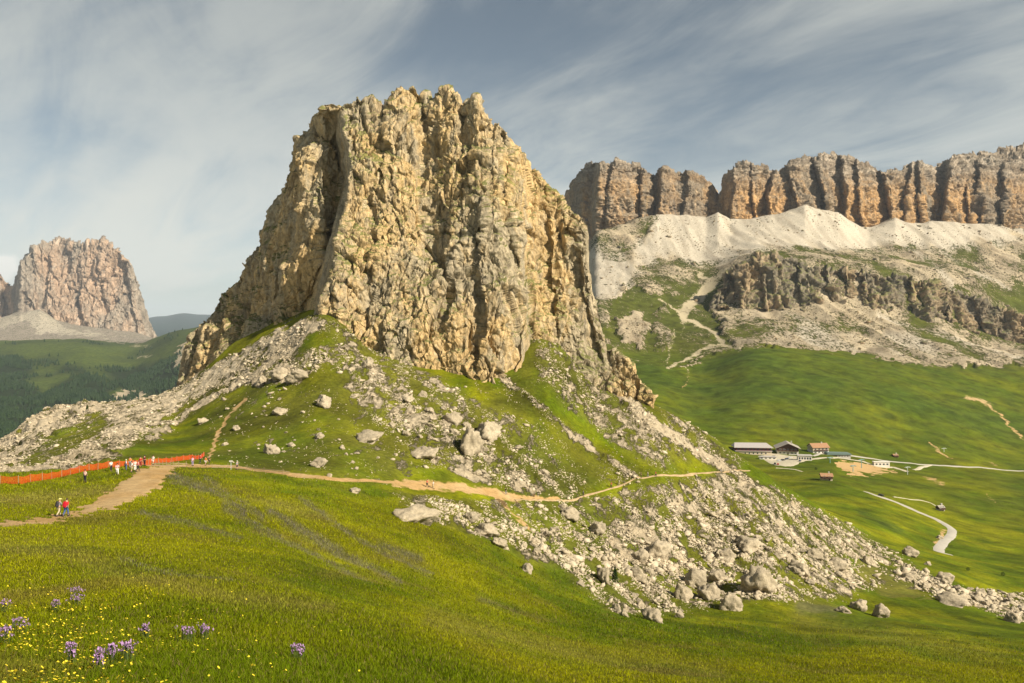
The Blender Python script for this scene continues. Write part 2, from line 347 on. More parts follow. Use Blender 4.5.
def stroke(A, pts, w, v, d0, d1, mode='max', ww=True):
    d = pld(wx*.5+PXg*.5 if ww else PXg, wy*.5+PYG*.5 if ww else PYG, pts); m = (Dg >= d0) & (Dg <= d1)
    k = (np.exp(-(d/w)**2)*v*m).astype(np.float32)
    if mode == 'max': np.maximum(A, k, out=A)
    else: A *= (1-k)
# --- near talus (120-400 m)
N0, N1 = 128, 420
paint(ROCK, [(-120,500),(-100,470),(0,440),(40,412),(110,400),(180,386),(240,350),(320,312),(335,325),(300,345),(250,372),(195,400),(140,440),(108,462),(60,474),(0,484)], .80, N0, N1)
paint(ROCK, [(15,468),(60,430),(100,412),(115,425),(70,455),(40,470)], .36, N0, N1, 'set')
paint(ROCK, [(232,385),(255,366),(300,352),(330,345),(345,352),(320,372),(300,385),(262,388)], .66, N0, N1)
paint(ROCK, [(325,315),(350,330),(400,358),(470,395),(520,420),(560,455),(600,485),(570,500),(520,498),(480,480),(430,470),(400,440),(370,420),(340,385),(330,350)], .46, N0, N1)
paint(ROCK, [(345,345),(380,372),(420,400),(470,440),(540,475),(575,492),(560,498),(500,488),(440,470),(400,430),(360,385)], .60, N0, N1)
paint(ROCK, [(210,395),(340,385),(400,440),(430,470),(400,486),(300,476),(230,466),(205,440)], .24, N0, N1)
paint(ROCK, [(380,490),(470,500),(520,500),(590,497),(660,482),(740,470),(800,500),(860,530),(905,560),(960,590),(1024,592),(1150,600),(1150,635),(1024,624),(985,612),(940,598),(890,580),(860,596),(800,604),(760,602),(720,606),(660,616),(610,612),(590,595),(560,570),(525,560),(490,540),(450,530),(420,520)], .48, N0, N1)
paint(ROCK, [(620,510),(700,482),(745,474),(800,505),(860,540),(905,572),(880,582),(830,575),(780,572),(740,560),(690,572),(640,578),(600,560),(590,540)], .63, N0, N1)
paint(ROCK, [(905,568),(960,588),(1024,596),(1150,605),(1150,632),(1024,620),(960,602),(900,584)], .60, N0, N1)
paint(ROCK, [(840,555),(900,568),(890,582),(860,578)], .28, N0, N1, 'set')
# grassy gaps
paint(ROCK, [(470,385),(505,385),(560,430),(640,478),(600,488),(565,470),(520,425)], .30, N0, N1, 'set')
paint(ROCK, [(530,330),(560,352),(620,400),(690,455),(660,475),(600,430),(540,380)], .50, N0, N1, 'set')
paint(ROCK, [(655,405),(700,430),(745,462),(735,470),(690,450)], .52, N0, N1, 'set')
paint(ROCK, [(470,505),(520,503),(600,520),(590,535),(520,530)], .40, N0, N1, 'set')
for pts, w, v in (([(440,325),(480,360),(520,392),(600,455),(640,480)], 3.0, 1.25), ([(530,322),(570,350),(612,388),(655,425),(700,455),(730,470)], 5.0, 1.25),
                  ([(548,345),(600,385),(650,430),(690,465)], 3, .66), ([(560,400),(600,432),(640,470)], 1.5, .6), ([(300,345),(250,378),(200,405),(150,440)], 3, 1.2),
                  ([(320,330),(262,358),(200,392)], 2.5, .8), ([(660,495),(730,560)], 2, .8), ([(690,490),(770,560)], 2, .8), ([(730,480),(820,560)], 2.5, .85)):
    stroke(ROCK, pts, w, v, N0, N1)
ROCK = blur(ROCK, 2)
stroke(DIRT, [(130,462),(150,466),(235,466),(300,475),(360,481),(400,482),(440,487),(480,493)], 1.6, 1.0, 120, 260, ww=False)
stroke(DIRT, [(395,482),(440,486),(490,492),(520,499)], 4.5, .85, 150, 230)
stroke(DIRT, [(490,494),(530,499),(560,500)], 2.4, .9, 150, 240)
stroke(DIRT, [(490,492),(520,520),(530,530)], 2.2, .7, 150, 240)
stroke(DIRT, [(245,400),(228,418),(215,440),(208,462)], 2.2, .8, 150, 330)
paint(DIRT, [(-20,524),(40,518),(70,514),(95,500),(120,484),(138,470),(160,466),(175,468),(160,486),(130,500),(90,514),(50,522),(10,526)], 1.0, 60, 165)
DIRT = np.maximum(DIRT, 0)
for pts, w, v in (([(165,474),(210,490),(245,515)], 4, .8), ([(205,478),(262,520)], 3, .5), ([(270,515),(330,545),(400,580)], 4, .75), ([(300,500),(360,540),(430,575)], 3, .6),
                  ([(225,512),(300,545),(370,585)], 3, .55), ([(140,512),(190,522),(240,540)], 3, .5), ([(800,607),(835,612)], 5, .6), ([(380,545),(420,560)], 3.5, .6), ([(120,560),(180,574),(230,580)], 3, .35), ([(480,600),(520,612)], 3, .3)):
    stroke(PURP, pts, w, v, 25, 200)
stroke(DRY, [(0,548),(60,552),(140,578),(230,600),(330,610)], 8, .5, 12, 140); stroke(DRY, [(430,620),(520,640),(620,660),(720,675)], 9, .4, 12, 140)
stroke(DRY, [(0,503),(60,497),(110,490)], 5, .7, 60, 140); stroke(DRY, [(800,620),(900,640),(1000,660)], 10, .25, 60, 240)
stroke(DRY, [(250,500),(330,520)], 5, .5, 30, 200); paint(DRY, [(860,560),(900,575),(930,600),(880,596),(850,580)], .6, 128, 420)
# --- the far slope under the cliffs (beyond 1.3 km)
S0, S1 = 1380, 3200
paint(ROCK, [(575,420),(575,262),(585,228),(700,190),(1030,228),(1400,235),(1400,372),(1024,364),(940,366),(895,360),(850,351),(800,345),(740,349),(715,352),(700,362),(660,378),(640,390)], .53, S0, S1)
paint(ROCK, [(612,300),(630,290),(660,296),(700,300),(718,320),(735,350),(690,362),(640,385),(600,400),(606,330)], .22, S0, S1, 'set')
paint(ROCK, [(930,290),(1000,286),(1100,290),(1100,345),(1000,335),(940,322),(900,300)], .36, S0, S1, 'set')
paint(ROCK, [(960,262),(1020,270),(1100,280),(1100,300),(1000,292)], .44, S0, S1, 'set')
paint(ROCK, [(742,262),(790,268),(800,262),(770,250),(750,252)], .42, S0, S1, 'set')
paint(ROCK, [(617,318),(640,314),(652,330),(640,350),(622,340)], .62, S0, S1, 'set')
paint(ROCK, [(655,312),(668,305),(672,340),(660,362)], .5, S0, S1, 'set')
paint(ROCK, [(745,300),(800,312),(870,322),(960,330),(1040,352),(1040,366),(940,367),(895,360),(850,350),(760,345),(738,335)], .60, S0, S1, 'set')
paint(PALE, [(575,300),(580,235),(600,240),(620,262),(640,245),(658,210),(700,205),(718,185),(730,215),(805,205),(895,215),(1024,225),(1024,240),(950,250),(900,245),(830,250),(790,245),(750,250),(715,262),(690,262),(655,262),(635,272),(620,300),(604,315)], 1.0, 1900, 3200)
paint(PALE, [(745,310),(790,305),(830,330),(900,338),(960,332),(1024,350),(1024,366),(900,358),(780,345)], .35, S0, S1)
paint(PALE, [(588,240),(640,236),(628,262),(606,262)], .1, S0, S1, 'set')
ROCK = np.maximum(ROCK, blur(PALE, 2)*.97*(PALE > .5))
_pb = blur(PALE, 9); PALE = np.clip(_pb*1.5-.30+(1.1*fbm2(UX/45, UY/260, 4, 201)+.5*fbm2(UX/160, UY/160, 3, 203))*np.clip(_pb*2.2, 0, 1)*np.clip(1.6-_pb*1.1, .2, 1), 0, 1)*(Dg > 1300)
_f = (Dg > 1450) & (Dg < 3000) & (PXg > 560)
ROCK[_f] = np.clip(ROCK+.42*fbm2(UX/110, UY/150, 4, 207)*np.clip(ROCK*2.5, 0, 1)*(1-PALE), 0, 1)[_f]
for pts, w, v in (([(712,284),(695,300),(684,312),(684,318)], 5.0, 1.1), ([(684,318),(700,325),(716,335),(722,345)], 2.6, .9), ([(660,300),(672,306),(684,316)], 2.0, .7), ([(720,345),(700,352),(660,372),(640,382)], 2.0, .7),
                  ([(676,330),(670,345),(667,362)], 1.8, .5), ([(712,284),(726,272),(740,266)], 2.2, .8), ([(700,275),(712,284)], 3, .8), ([(640,272),(680,280),(700,284)], 1.6, .6), ([(720,345),(740,350)], 1.8, .7), ([(684,322),(682,338),(690,345)], 1, .5)):
    stroke(DIRT, pts, w, v, 1350, 2400)
for pts in (([(900,240),(930,262),(950,285),(960,310)]), ([(940,250),(980,275),(1024,300)]), ([(880,320),(950,340),(1020,360)]), ([(600,262),(612,300)])):
    stroke(PALE, pts, 2.2, .7, S0, S1)
# bare earth in the pasture, village ground
for pts, w, v in (([(965,396),(990,405),(1005,420),(1024,440)], 2.2, .62), ([(684,366),(690,375),(682,388)], 1.2, .45), ([(928,443),(940,450),(952,460)], 1.4, .6), ([(925,478),(945,484)], 2, .5), ([(985,493),(995,503)], 1.2, .5), ([(990,462),(996,465)], 2.5, .5)):
    stroke(DIRT, pts, w, v, 420, 1700)
stroke(DIRT, [(945,530),(935,545)], 3.0, .6, 420, 640)
paint(DIRT, [(834,462),(860,463),(882,467),(900,470),(870,474),(852,474),(842,470)], .9, 500, 1100)
# --- far left: pastures, woods, massif foot
paint(ROCK, [(-300,345),(-300,280),(0,285),(60,290),(110,320),(158,338),(150,345),(90,341),(40,344),(0,345)], .62, 5600, 9000)
paint(PALE, [(20,318),(38,305),(52,318),(66,330),(100,334),(130,338),(80,335),(40,334)], .8, 5600, 9000); paint(PALE, [(-20,330),(8,308),(20,322),(8,330)], .7, 5600, 9000)
paint(ROCK, [(108,400),(112,392),(128,388),(142,389),(138,402)], .9, 1200, 5200); paint(ROCK, [(172,365),(178,348),(192,338),(195,350),(182,375)], .75, 1200, 5600)
stroke(DIRT, [(150,346),(132,346),(128,348)], 1, .5, 3000, 6500); stroke(DIRT, [(137,358),(150,356)], 1.2, .6, 3000, 6500)
DARK[(Dg > 1000) & (PXg < 230)] = np.clip(.12+.9*fbm2(UX/300, UY/400, 3, 19), 0, .8)[(Dg > 1000) & (PXg < 230)]
for poly in ([(-300,470),(-300,352),(20,356),(34,366),(25,380),(45,395),(60,420),(40,460)], [(45,400),(50,388),(85,372),(100,380),(112,388),(105,412),(60,420)], [(110,372),(130,368),(185,355),(190,385),(150,400),(140,388),(112,386)], [(60,362),(90,368),(82,374),(58,372)]):
    paint(DARK, poly, 1.0, 1000, 5400)
DARK = blur(DARK, 2)
stroke(DARK, [(860,512),(880,522),(900,530)], 3.5, .6, 380, 640); stroke(DARK, [(800,505),(850,540)], 3, .4, 300, 500)

# ground relief: octaves fade where they would be finer than the sheet
Z = E0*Dg
damp = sstep(2, 60, Dg)
amp = 0
for lam, a_g, a_r in ((420, 3.0, 14), (170, 2.2, 9), (70, 1.3, 5.0), (30, .95, 2.8), (13, .42, 1.5), (6, .19, .9), (2.8, .07, .55), (1.3, .04, .32)):
    lim = sstep(lam*.5, lam*.22, spx*2.2) if lam < 100 else sstep(500, 1600, Dg)
    if lam == 70: lim = lim*sstep(100, 1100, Dg)
    if lam == 30: lim = lim*sstep(30, 240, Dg)
    m = lim > 0
    k = np.where(ROCK > .3, 1, 0)
    mixr = np.clip((ROCK-.2)*2, 0, 1)
    nz = np.zeros_like(Z)
    rr = n2d(UX[m]/lam, UY[m]/lam, int(lam*10))
    far = np.clip((Dg[m]-900)/600, 0, 1)
    nr = 1-2.6*np.abs(rr)                                   # ridged in stone
    nz[m] = rr*a_g*(1-mixr[m])+(rr*.5+nr*.5)*a_r*mixr[m]*np.where(lam >= 30, far, 1)*(0.55+0.45*far)
    Z += nz*lim*damp*(1-.8*np.clip(DIRT, 0, 1))*np.where(Dg > 9000, .3, 1)*(1-.55*PALE)
# runnels down the far slope
m = (Dg > 1400) & (Dg < 3000) & (PXg > 560)
rn = np.zeros_like(Z); q = n2d((UX[m]+.25*UY[m])/55, UY[m]/420, 77); rn[m] = (1-2.8*np.abs(q))*(5-3.2*np.clip(PALE[m],0,1))*np.clip(ROCK[m]*1.6, 0, 1)*sstep(1400, 1600, Dg[m])
Z += rn
# blocky stone in the near talus
m = (Dg > 130) & (Dg < 420) & (ROCK > .3) & (PXg > -200) & (PXg < 1150)
f1, f2, rv = worley(UX[m]/2.6, UY[m]/3.4, np.zeros(m.sum()), 5); b = (rv-.3)*1.1*sstep(0, .25, f2-f1)+_WT*1.2
f1, f2, rv = worley(UX[m]/1.2, UY[m]/1.6, np.zeros(m.sum()), 9); b += (rv-.3)*.6*sstep(0, .25, f2-f1)
Z[m] += b*np.clip((ROCK[m]-.3)*2.4, 0, 1)
# the limestone step at the left end of the talus
m = (Dg > 220) & (Dg < 420) & (PXg < 115) & (PXg > -200)
f1, f2, rv = worley(UX[m]/8, UY[m]/9, Z[m]/5, 15); Z[m] += (rv-.5)*5*sstep(0, .2, f2-f1)*sstep(115, 60, PXg[m])*sstep(230, 280, Dg[m])

def vattr(me, name, arr):
    a = me.color_attributes.new(name, 'FLOAT_COLOR', 'POINT'); a.data.foreach_set('color', arr.astype(np.float32).ravel())

# surface colours of what grows or lies there (base colours; the farthest ranges carry painted haze)
nA = fbm2(UX/90, UY/120, 3, 31); nB = fbm2(UX/7, UY/9, 3, 41)*sstep(700, 200, Dg); nC = fbm2(UX/700, UY/500, 3, 51); nD = fbm2(UX/22, UY/28, 3, 61)*sstep(2500, 900, Dg)
def lerp3(a, b, t): return np.asarray(a)[None, None]*(1-t[..., None])+np.asarray(b)[None, None]*t[..., None] if not isinstance(a, np.ndarray) or a.ndim == 1 else a*(1-t[..., None])+np.asarray(b)[None, None]*t[..., None]
GC = lerp3((.082, .115, .003), (.190, .192, .004), np.clip(.44+.75*nA+.6*nD+.4*nB, 0, 1))
GC = lerp3(GC, (.175, .150, .040), np.clip(DRY*.9+.18*nB*DRY, 0, .85))
GC = lerp3(GC, (.050, .085, .012), np.clip(sstep(420, 700, Dg)*(.36-.5*nC+.45*nD), 0, .75)*(PXg > 560))
GC = lerp3(GC, (.150, .105, .030), np.clip(.9*fbm2(UX/9, UY/14, 3, 301)-.25, 0, .45)*sstep(200, 60, Dg))
# thin turf between the stones is browner
GC = lerp3(GC, (.088, .086, .012), ((Dg > 160) & (Dg < 430))*np.clip(.30+.9*fbm2(UX/16, UY/30, 3, 311), 0, .7)*sstep(500, 470, PYG))
GC = lerp3(GC, (.110, .105, .020), np.clip((ROCK-.1)*1.5, 0, .62)*(Dg > 120))
GC = lerp3(GC, (.125, .112, .070), np.clip(PURP*.9+.5*nB*PURP, 0, .6))
GC = lerp3(GC, (.080, .088, .016), sstep(1400, 1600, Dg)*(PXg > 560)*.75)
GC = lerp3(GC, (.075, .105, .022), sstep(1200, 2000, Dg)*(PXg < 240)*.9)
GC = lerp3(GC, (.020, .034, .014), np.clip(DARK, 0, 1)*((PXg < 240)*1.0+(PXg >= 240)*.8))
RC = lerp3((.50, .40, .255), (.60, .50, .345), np.clip(.5+.6*nA, 0, 1))
RC = lerp3(RC, (.38, .31, .205), sstep(1100, 1500, Dg)*np.clip(.65+.5*nA, 0, 1))
RC = lerp3(RC, (.215, .17, .11), sstep(1400, 1600, Dg)*(Dg < 3300)*np.clip(1.6*fbm2(UX/75, UY/110, 4, 211)-.1, 0, .7))
RC = lerp3(RC, (.54, .475, .365), np.clip(PALE*1.1, 0, 1))
RC = lerp3(RC, (.37, .315, .235), PALE*np.clip(1.5*fbm2(UX/20, UY/260, 4, 221)+.15, 0, .8)*(Dg < 3300))
RC = lerp3(RC, (.30, .255, .20), sstep(4500, 5500, Dg)*(1-PALE))
RC = lerp3(RC, (.10, .17, .20), sstep(9000, 12000, Dg)*.6)  # aerial haze painted into the far rock as blue-grey
GC = lerp3(GC, (.05, .08, .09), sstep(8500, 12000, Dg)*.9)  # same haze blue put into the colour of the far turf
GC = GC*(1-.16*sstep(400, 700, Dg)-.05)[..., None]
DC = lerp3((.44, .275, .11), (.49, .335, .16), np.clip(.5+nB, 0, 1)); DC = lerp3(DC, (.43, .36, .23), sstep(1200, 1400, Dg))
one = np.ones_like(Dg)
MASK = np.stack([np.clip(ROCK*np.where(Dg < 430, .76, 1), 0, 1), np.clip(DIRT, 0, 1), np.clip(PURP, 0, 1), one], -1)
def ground_mat():
    m = bpy.data.materials.new('ground_cover'); m.use_nodes = True; t = NT(m.node_tree)
    b = t.n('ShaderNodeBsdfPrincipled'); o = t.n('ShaderNodeOutputMaterial'); t.l(b.outputs[0], o.inputs[0])
    geo = t.n('ShaderNodeNewGeometry'); P = geo.outputs['Position']
    def at(n): a = t.n('ShaderNodeAttribute'); a.attribute_name = n; return a.outputs['Color']
    mk = t.n('ShaderNodeSeparateColor'); t.l(at('mask'), mk.inputs[0])
    # size of the break-up follows the material, several octaves from metres down to centimetres
    n_big = t.noise(P, 0.045, 13, 0.66, 0.3)
    n_fin = t.noise(P, 0.9, 8, 0.72)
    n_st = t.noise(t.mapping(P, scale=(1, .45, 1), rot=(0, 0, .7)), 0.20, 11, 0.74, .3)
    thr = t.math('SUBTRACT', 1.0, mk.outputs[0])
    nm = t.math('ADD', t.math('MULTIPLY', n_big, .28), t.math('MULTIPLY', n_st, .72))
    # noise sits around 0.5 with a spread of about 0.12: widen the threshold to it
    tt = t.mr(thr, 0.0, 1.0, 0.34, 0.66)
    rk = t.math('MULTIPLY', t.math('SUBTRACT', nm, tt), 22.0); rk = t.math('ADD', rk, .5, clamp=True)
    has = t.mr(mk.outputs[0], 0.02, 0.12); rk = t.math('MULTIPLY', rk, has)
    dr = t.math('ADD', mk.outputs[1], t.math('MULTIPLY', t.math('SUBTRACT', n_st, .5), 2.2))
    dr = t.mr(dr, .36, .60); dr = t.math('MULTIPLY', dr, t.mr(mk.outputs[1], .08, .2))
    gv = t.mr(n_fin, .28, .72, .52, 1.50); gv2 = t.mr(n_big, .34, .66, .56, 1.42)
    def scl(c, v):
        s = t.n('ShaderNodeVectorMath', operation='SCALE'); t.put(s.inputs[0], c); t.l(v, s.inputs['Scale']); return s.outputs[0]
    gcol = scl(scl(at('grasscol'), gv), gv2)
    ylw = t.mr(t.noise(P, 2.7, 5, .7), .55, .70); gcol = t.mix(t.math('MULTIPLY', ylw, .28), gcol, (.20, .17, .025, 1))
    rv = t.mr(t.noise(P, .35, 12, .74), .30, .70, .52, 1.30)
    rcol = scl(at('rockcol'), rv)
    cr = t.mr(t.noise(P, .13, 9, .7), .52, .66); rcol = t.mix(t.math('MULTIPLY', cr, .4), rcol, (.38, .315, .215, 1))
    dcol = scl(at('dirtcol'), t.mr(n_fin, .3, .7, .75, 1.2))
    c = t.mix(rk, gcol, rcol); c = t.mix(dr, c, dcol)
    t.l(c, b.inputs['Base Color']); b.inputs['Roughness'].default_value = .95; b.inputs['Specular IOR Level'].default_value = .08
    bp = t.n('ShaderNodeBump'); bp.inputs['Distance'].default_value = 1.0; bp.inputs['Strength'].default_value = 1.0
    hb = t.math('MULTIPLY', t.noise(P, .22, 12, .72), t.math('ADD', t.math('MULTIPLY', rk, 2.0), .9))
    hb2 = t.math('ADD', hb, t.math('MULTIPLY', rk, .35)); t.l(hb2, bp.inputs['Height']); t.l(bp.outputs[0], b.inputs['Normal'])
    return m
M_ground = ground_mat()
V3 = np.stack([Xg, Dg, Z], -1)
def sheet(name, r0, r1, c0=0, c1=None):
    c1 = len(PX) if c1 is None else c1
    v = V3[c0:c1, r0:r1].reshape(-1, 3); nc, nr = c1-c0, r1-r0
    i = (np.arange(nc-1)[:, None]*nr+np.arange(nr-1)[None]).ravel()
    f = np.stack([i, i+nr, i+nr+1, i+1], -1)
    o = link_mesh(name, v, f, M_ground, smooth=True)
    ext = lambda A: np.concatenate([A[c0:c1, r0:r1], np.ones((nc, nr, 1))], -1).reshape(-1, 4)
    vattr(o.data, 'grasscol', ext(GC)); vattr(o.data, 'rockcol', ext(RC)); vattr(o.data, 'dirtcol', ext(DC)); vattr(o.data, 'mask', MASK[c0:c1, r0:r1].reshape(-1, 4))
    o['kind'] = 'structure'; return o
ri = lambda d: int(np.searchsorted(DR, d))
sheet('meadow', 0, ri(128)+1); sheet('talus_slope', ri(128), ri(430)+1); sheet('pasture', ri(430), ri(1500)+1); sheet('mountain_slope', ri(1500), ri(3600)+1); sheet('distant_hills', ri(3600), len(DR))
# ground right around and behind the camera
def zat(px, d):
    """height of the ground sheet at bearing px and distance d"""
    ci = np.clip((px-PX[0])/(PX[1]-PX[0]), 0, len(PX)-1.001); r = np.clip(np.interp(math.log(max(d, 3.0)), np.log(DR), np.arange(len(DR))), 0, len(DR)-1.001)
    c0 = int(ci); r0 = int(r); a = ci-c0; b = r-r0
    return float((Z[c0, r0]*(1-b)+Z[c0, r0+1]*b)*(1-a)+(Z[c0+1, r0]*(1-b)+Z[c0+1, r0+1]*b)*a)
def zxy(x, y): return zat(CX+F*x/y, y)
PYT = HY-F*Z/Dg
def spot(px, py, dmin=5, dmax=1700):
    """where the sight line through (px, py) meets the ground"""
    c = int(round((px-PX[0])/(PX[1]-PX[0]))); a, b = ri(dmin), ri(dmax)
    col = PYT[c, a:b]; k = np.argmax(col <= py) if (col <= py).any() else len(col)-1
    d = DR[a+k]
    if k > 0 and col[k] <= py:
        t = (col[k-1]-py)/max(1e-6, col[k-1]-col[k]); d = DR[a+k-1]+t*(DR[a+k]-DR[a+k-1])
    return ((px-CX)/F*d, d, zat(px, d))

_ax = np.linspace(-70, 70, 71); _ay = np.linspace(-60, 46, 54); _v = []
for x in _ax:
    for y in _ay:
        yy = max(y, 3.0); p = min(max(CX+F*x/yy, PX[0]), PX[-1]); e = abs(x-(p-CX)/F*yy)
        _v.append((x, y, zat(p, yy)-.18-.04*e*(1 if x > 0 else .3)+(.28*(3-y) if y < 3 else 0)))
_i = (np.arange(70)[:, None]*54+np.arange(53)[None]).ravel()
o = link_mesh('hillside', _v, np.stack([_i, _i+54, _i+55, _i+1], -1), M_ground, smooth=True); o['kind'] = 'structure'; _o = np.ones((len(_v), 1))
vattr(o.data, 'grasscol', np.hstack([_o*.13, _o*.15, _o*.01, _o])); vattr(o.data, 'rockcol', np.hstack([_o*.4, _o*.35, _o*.25, _o])); vattr(o.data, 'dirtcol', np.hstack([_o*.4, _o*.3, _o*.15, _o])); vattr(o.data, 'mask', np.hstack([_o*0, _o*0, _o*0, _o]))
# ------------------------------------------------------------------ rock faces
def cliff_mat(name, warm, grey, dark, unit, pale=(.62,.56,.45), streak=(1,1,.22), green=0.0, strata=0.0, wbias=0.0, bumpd=1.0, cap=None):
    """unit: metres of the dominant colour patches"""
    m = bpy.data.materials.new(name); m.use_nodes = True; t = NT(m.node_tree)
    b = t.n('ShaderNodeBsdfPrincipled'); o = t.n('ShaderNodeOutputMaterial'); t.l(b.outputs[0], o.inputs[0])
    geo = t.n('ShaderNodeNewGeometry'); P = geo.outputs['Position']
    Pv = t.mapping(P, scale=streak)
    k = 1.0/unit
    nw = t.noise(Pv, .55*k, 8, .62, .6); nf = t.noise(Pv, 3.2*k, 9, .70, .5); nd = t.noise(t.mapping(P, scale=(1, 1, .5)), 7*k, 8, .74)
    w = t.mr(t.math('ADD', t.math('MULTIPLY', nw, .7), t.math('MULTIPLY', nf, .3)), .42-wbias, .56-wbias, 0, 1, True)
    c = t.mix(w, grey+(1,), warm+(1,))
    c = t.mix(t.mr(nf, .56, .70, 0, .8), c, pale+(1,))
    ds = t.noise(t.mapping(P, scale=(1, 1, .12)), 1.9*k, 7, .7, .3)
    c = t.mix(t.mr(ds, .54, .66, 0, .62), c, dark+(1,))
    if strata:
        sb = t.noise(t.mapping(P, scale=(.05, .05, 1.6)), .9*k, 6, .7)
        c = t.mix(t.mr(sb, .50, .62, 0, strata), c, tuple(x*.55 for x in warm)+(1,))
    if cap:
        sp = t.n('ShaderNodeSeparateXYZ'); t.l(P, sp.inputs[0]); zz = t.math('ADD', sp.outputs[2], t.math('MULTIPLY', t.math('SUBTRACT', nw, .5), 420.0))
        lay = t.noise(t.mapping(P, scale=(.1, .1, 1)), .06, 6, .7)
        c = t.mix(t.mr(zz, cap[0], cap[1], 0, .85), c, t.mix(t.mr(lay, .4, .6), (.15, .125, .095, 1), (.42, .36, .28, 1)))
    s = t.n('ShaderNodeVectorMath', operation='SCALE'); t.l(c, s.inputs[0]); t.l(t.mr(nd, .32, .68, .50, 1.45), s.inputs['Scale']); c = s.outputs[0]
    sn = t.n('ShaderNodeSeparateXYZ'); t.l(geo.outputs['Normal'], sn.inputs[0])
    led = t.mr(t.math('ADD', sn.outputs[2], t.math('MULTIPLY', t.math('SUBTRACT', nf, .5), .8)), .58, .78)
    c = t.mix(t.math('MULTIPLY', led, .8), c, tuple(.8*x for x in grey)+(1,))
    if green:
        gm = t.math('MULTIPLY', t.mr(t.math('ADD', sn.outputs[2], t.math('MULTIPLY', t.math('SUBTRACT', t.noise(P, .35*k, 6, .65), .5), 2.2)), .55, .72), green)
        c = t.mix(gm, c, (.13, .15, .02, 1))
    t.l(c, b.inputs['Base Color']); b.inputs['Roughness'].default_value = .93; b.inputs['Specular IOR Level'].default_value = .1
    bp = t.n('ShaderNodeBump'); bp.inputs['Distance'].default_value = bumpd; bp.inputs['Strength'].default_value = 1.0
    h = t.math('ADD', t.math('MULTIPLY', nf, 1.2), t.math('ADD', nd, t.math('MULTIPLY', t.voro(t.mapping(P, scale=(1,1,.6)), 5*k), .6)))
    t.l(h, bp.inputs['Height']); t.l(bp.outputs[0], b.inputs['Normal'])
    return m
M_tower = cliff_mat('warm_limestone', (.565,.395,.185), (.40,.33,.215), (.20,.165,.115), 11.0, (.69,.57,.38), green=.7, wbias=.0, bumpd=1.1)
M_pordoi = cliff_mat('banded_dolomite', (.49,.295,.13), (.27,.215,.15), (.12,.095,.075), 90.0, (.56,.43,.28), (1,1,.13), strata=.6, wbias=.0, bumpd=9.0, cap=(445, 530))
M_band = cliff_mat('grey_cliff_rock', (.33,.24,.14), (.20,.17,.12), (.06,.05,.04), 60.0, (.38,.31,.21), (1,1,.25), green=.5, wbias=-.02, bumpd=4.0)
M_massif = cliff_mat('pale_dolomite', (.46,.32,.215), (.34,.285,.22), (.20,.165,.13), 260.0, (.56,.46,.36), (1,1,.22), wbias=.0, bumpd=26.0)

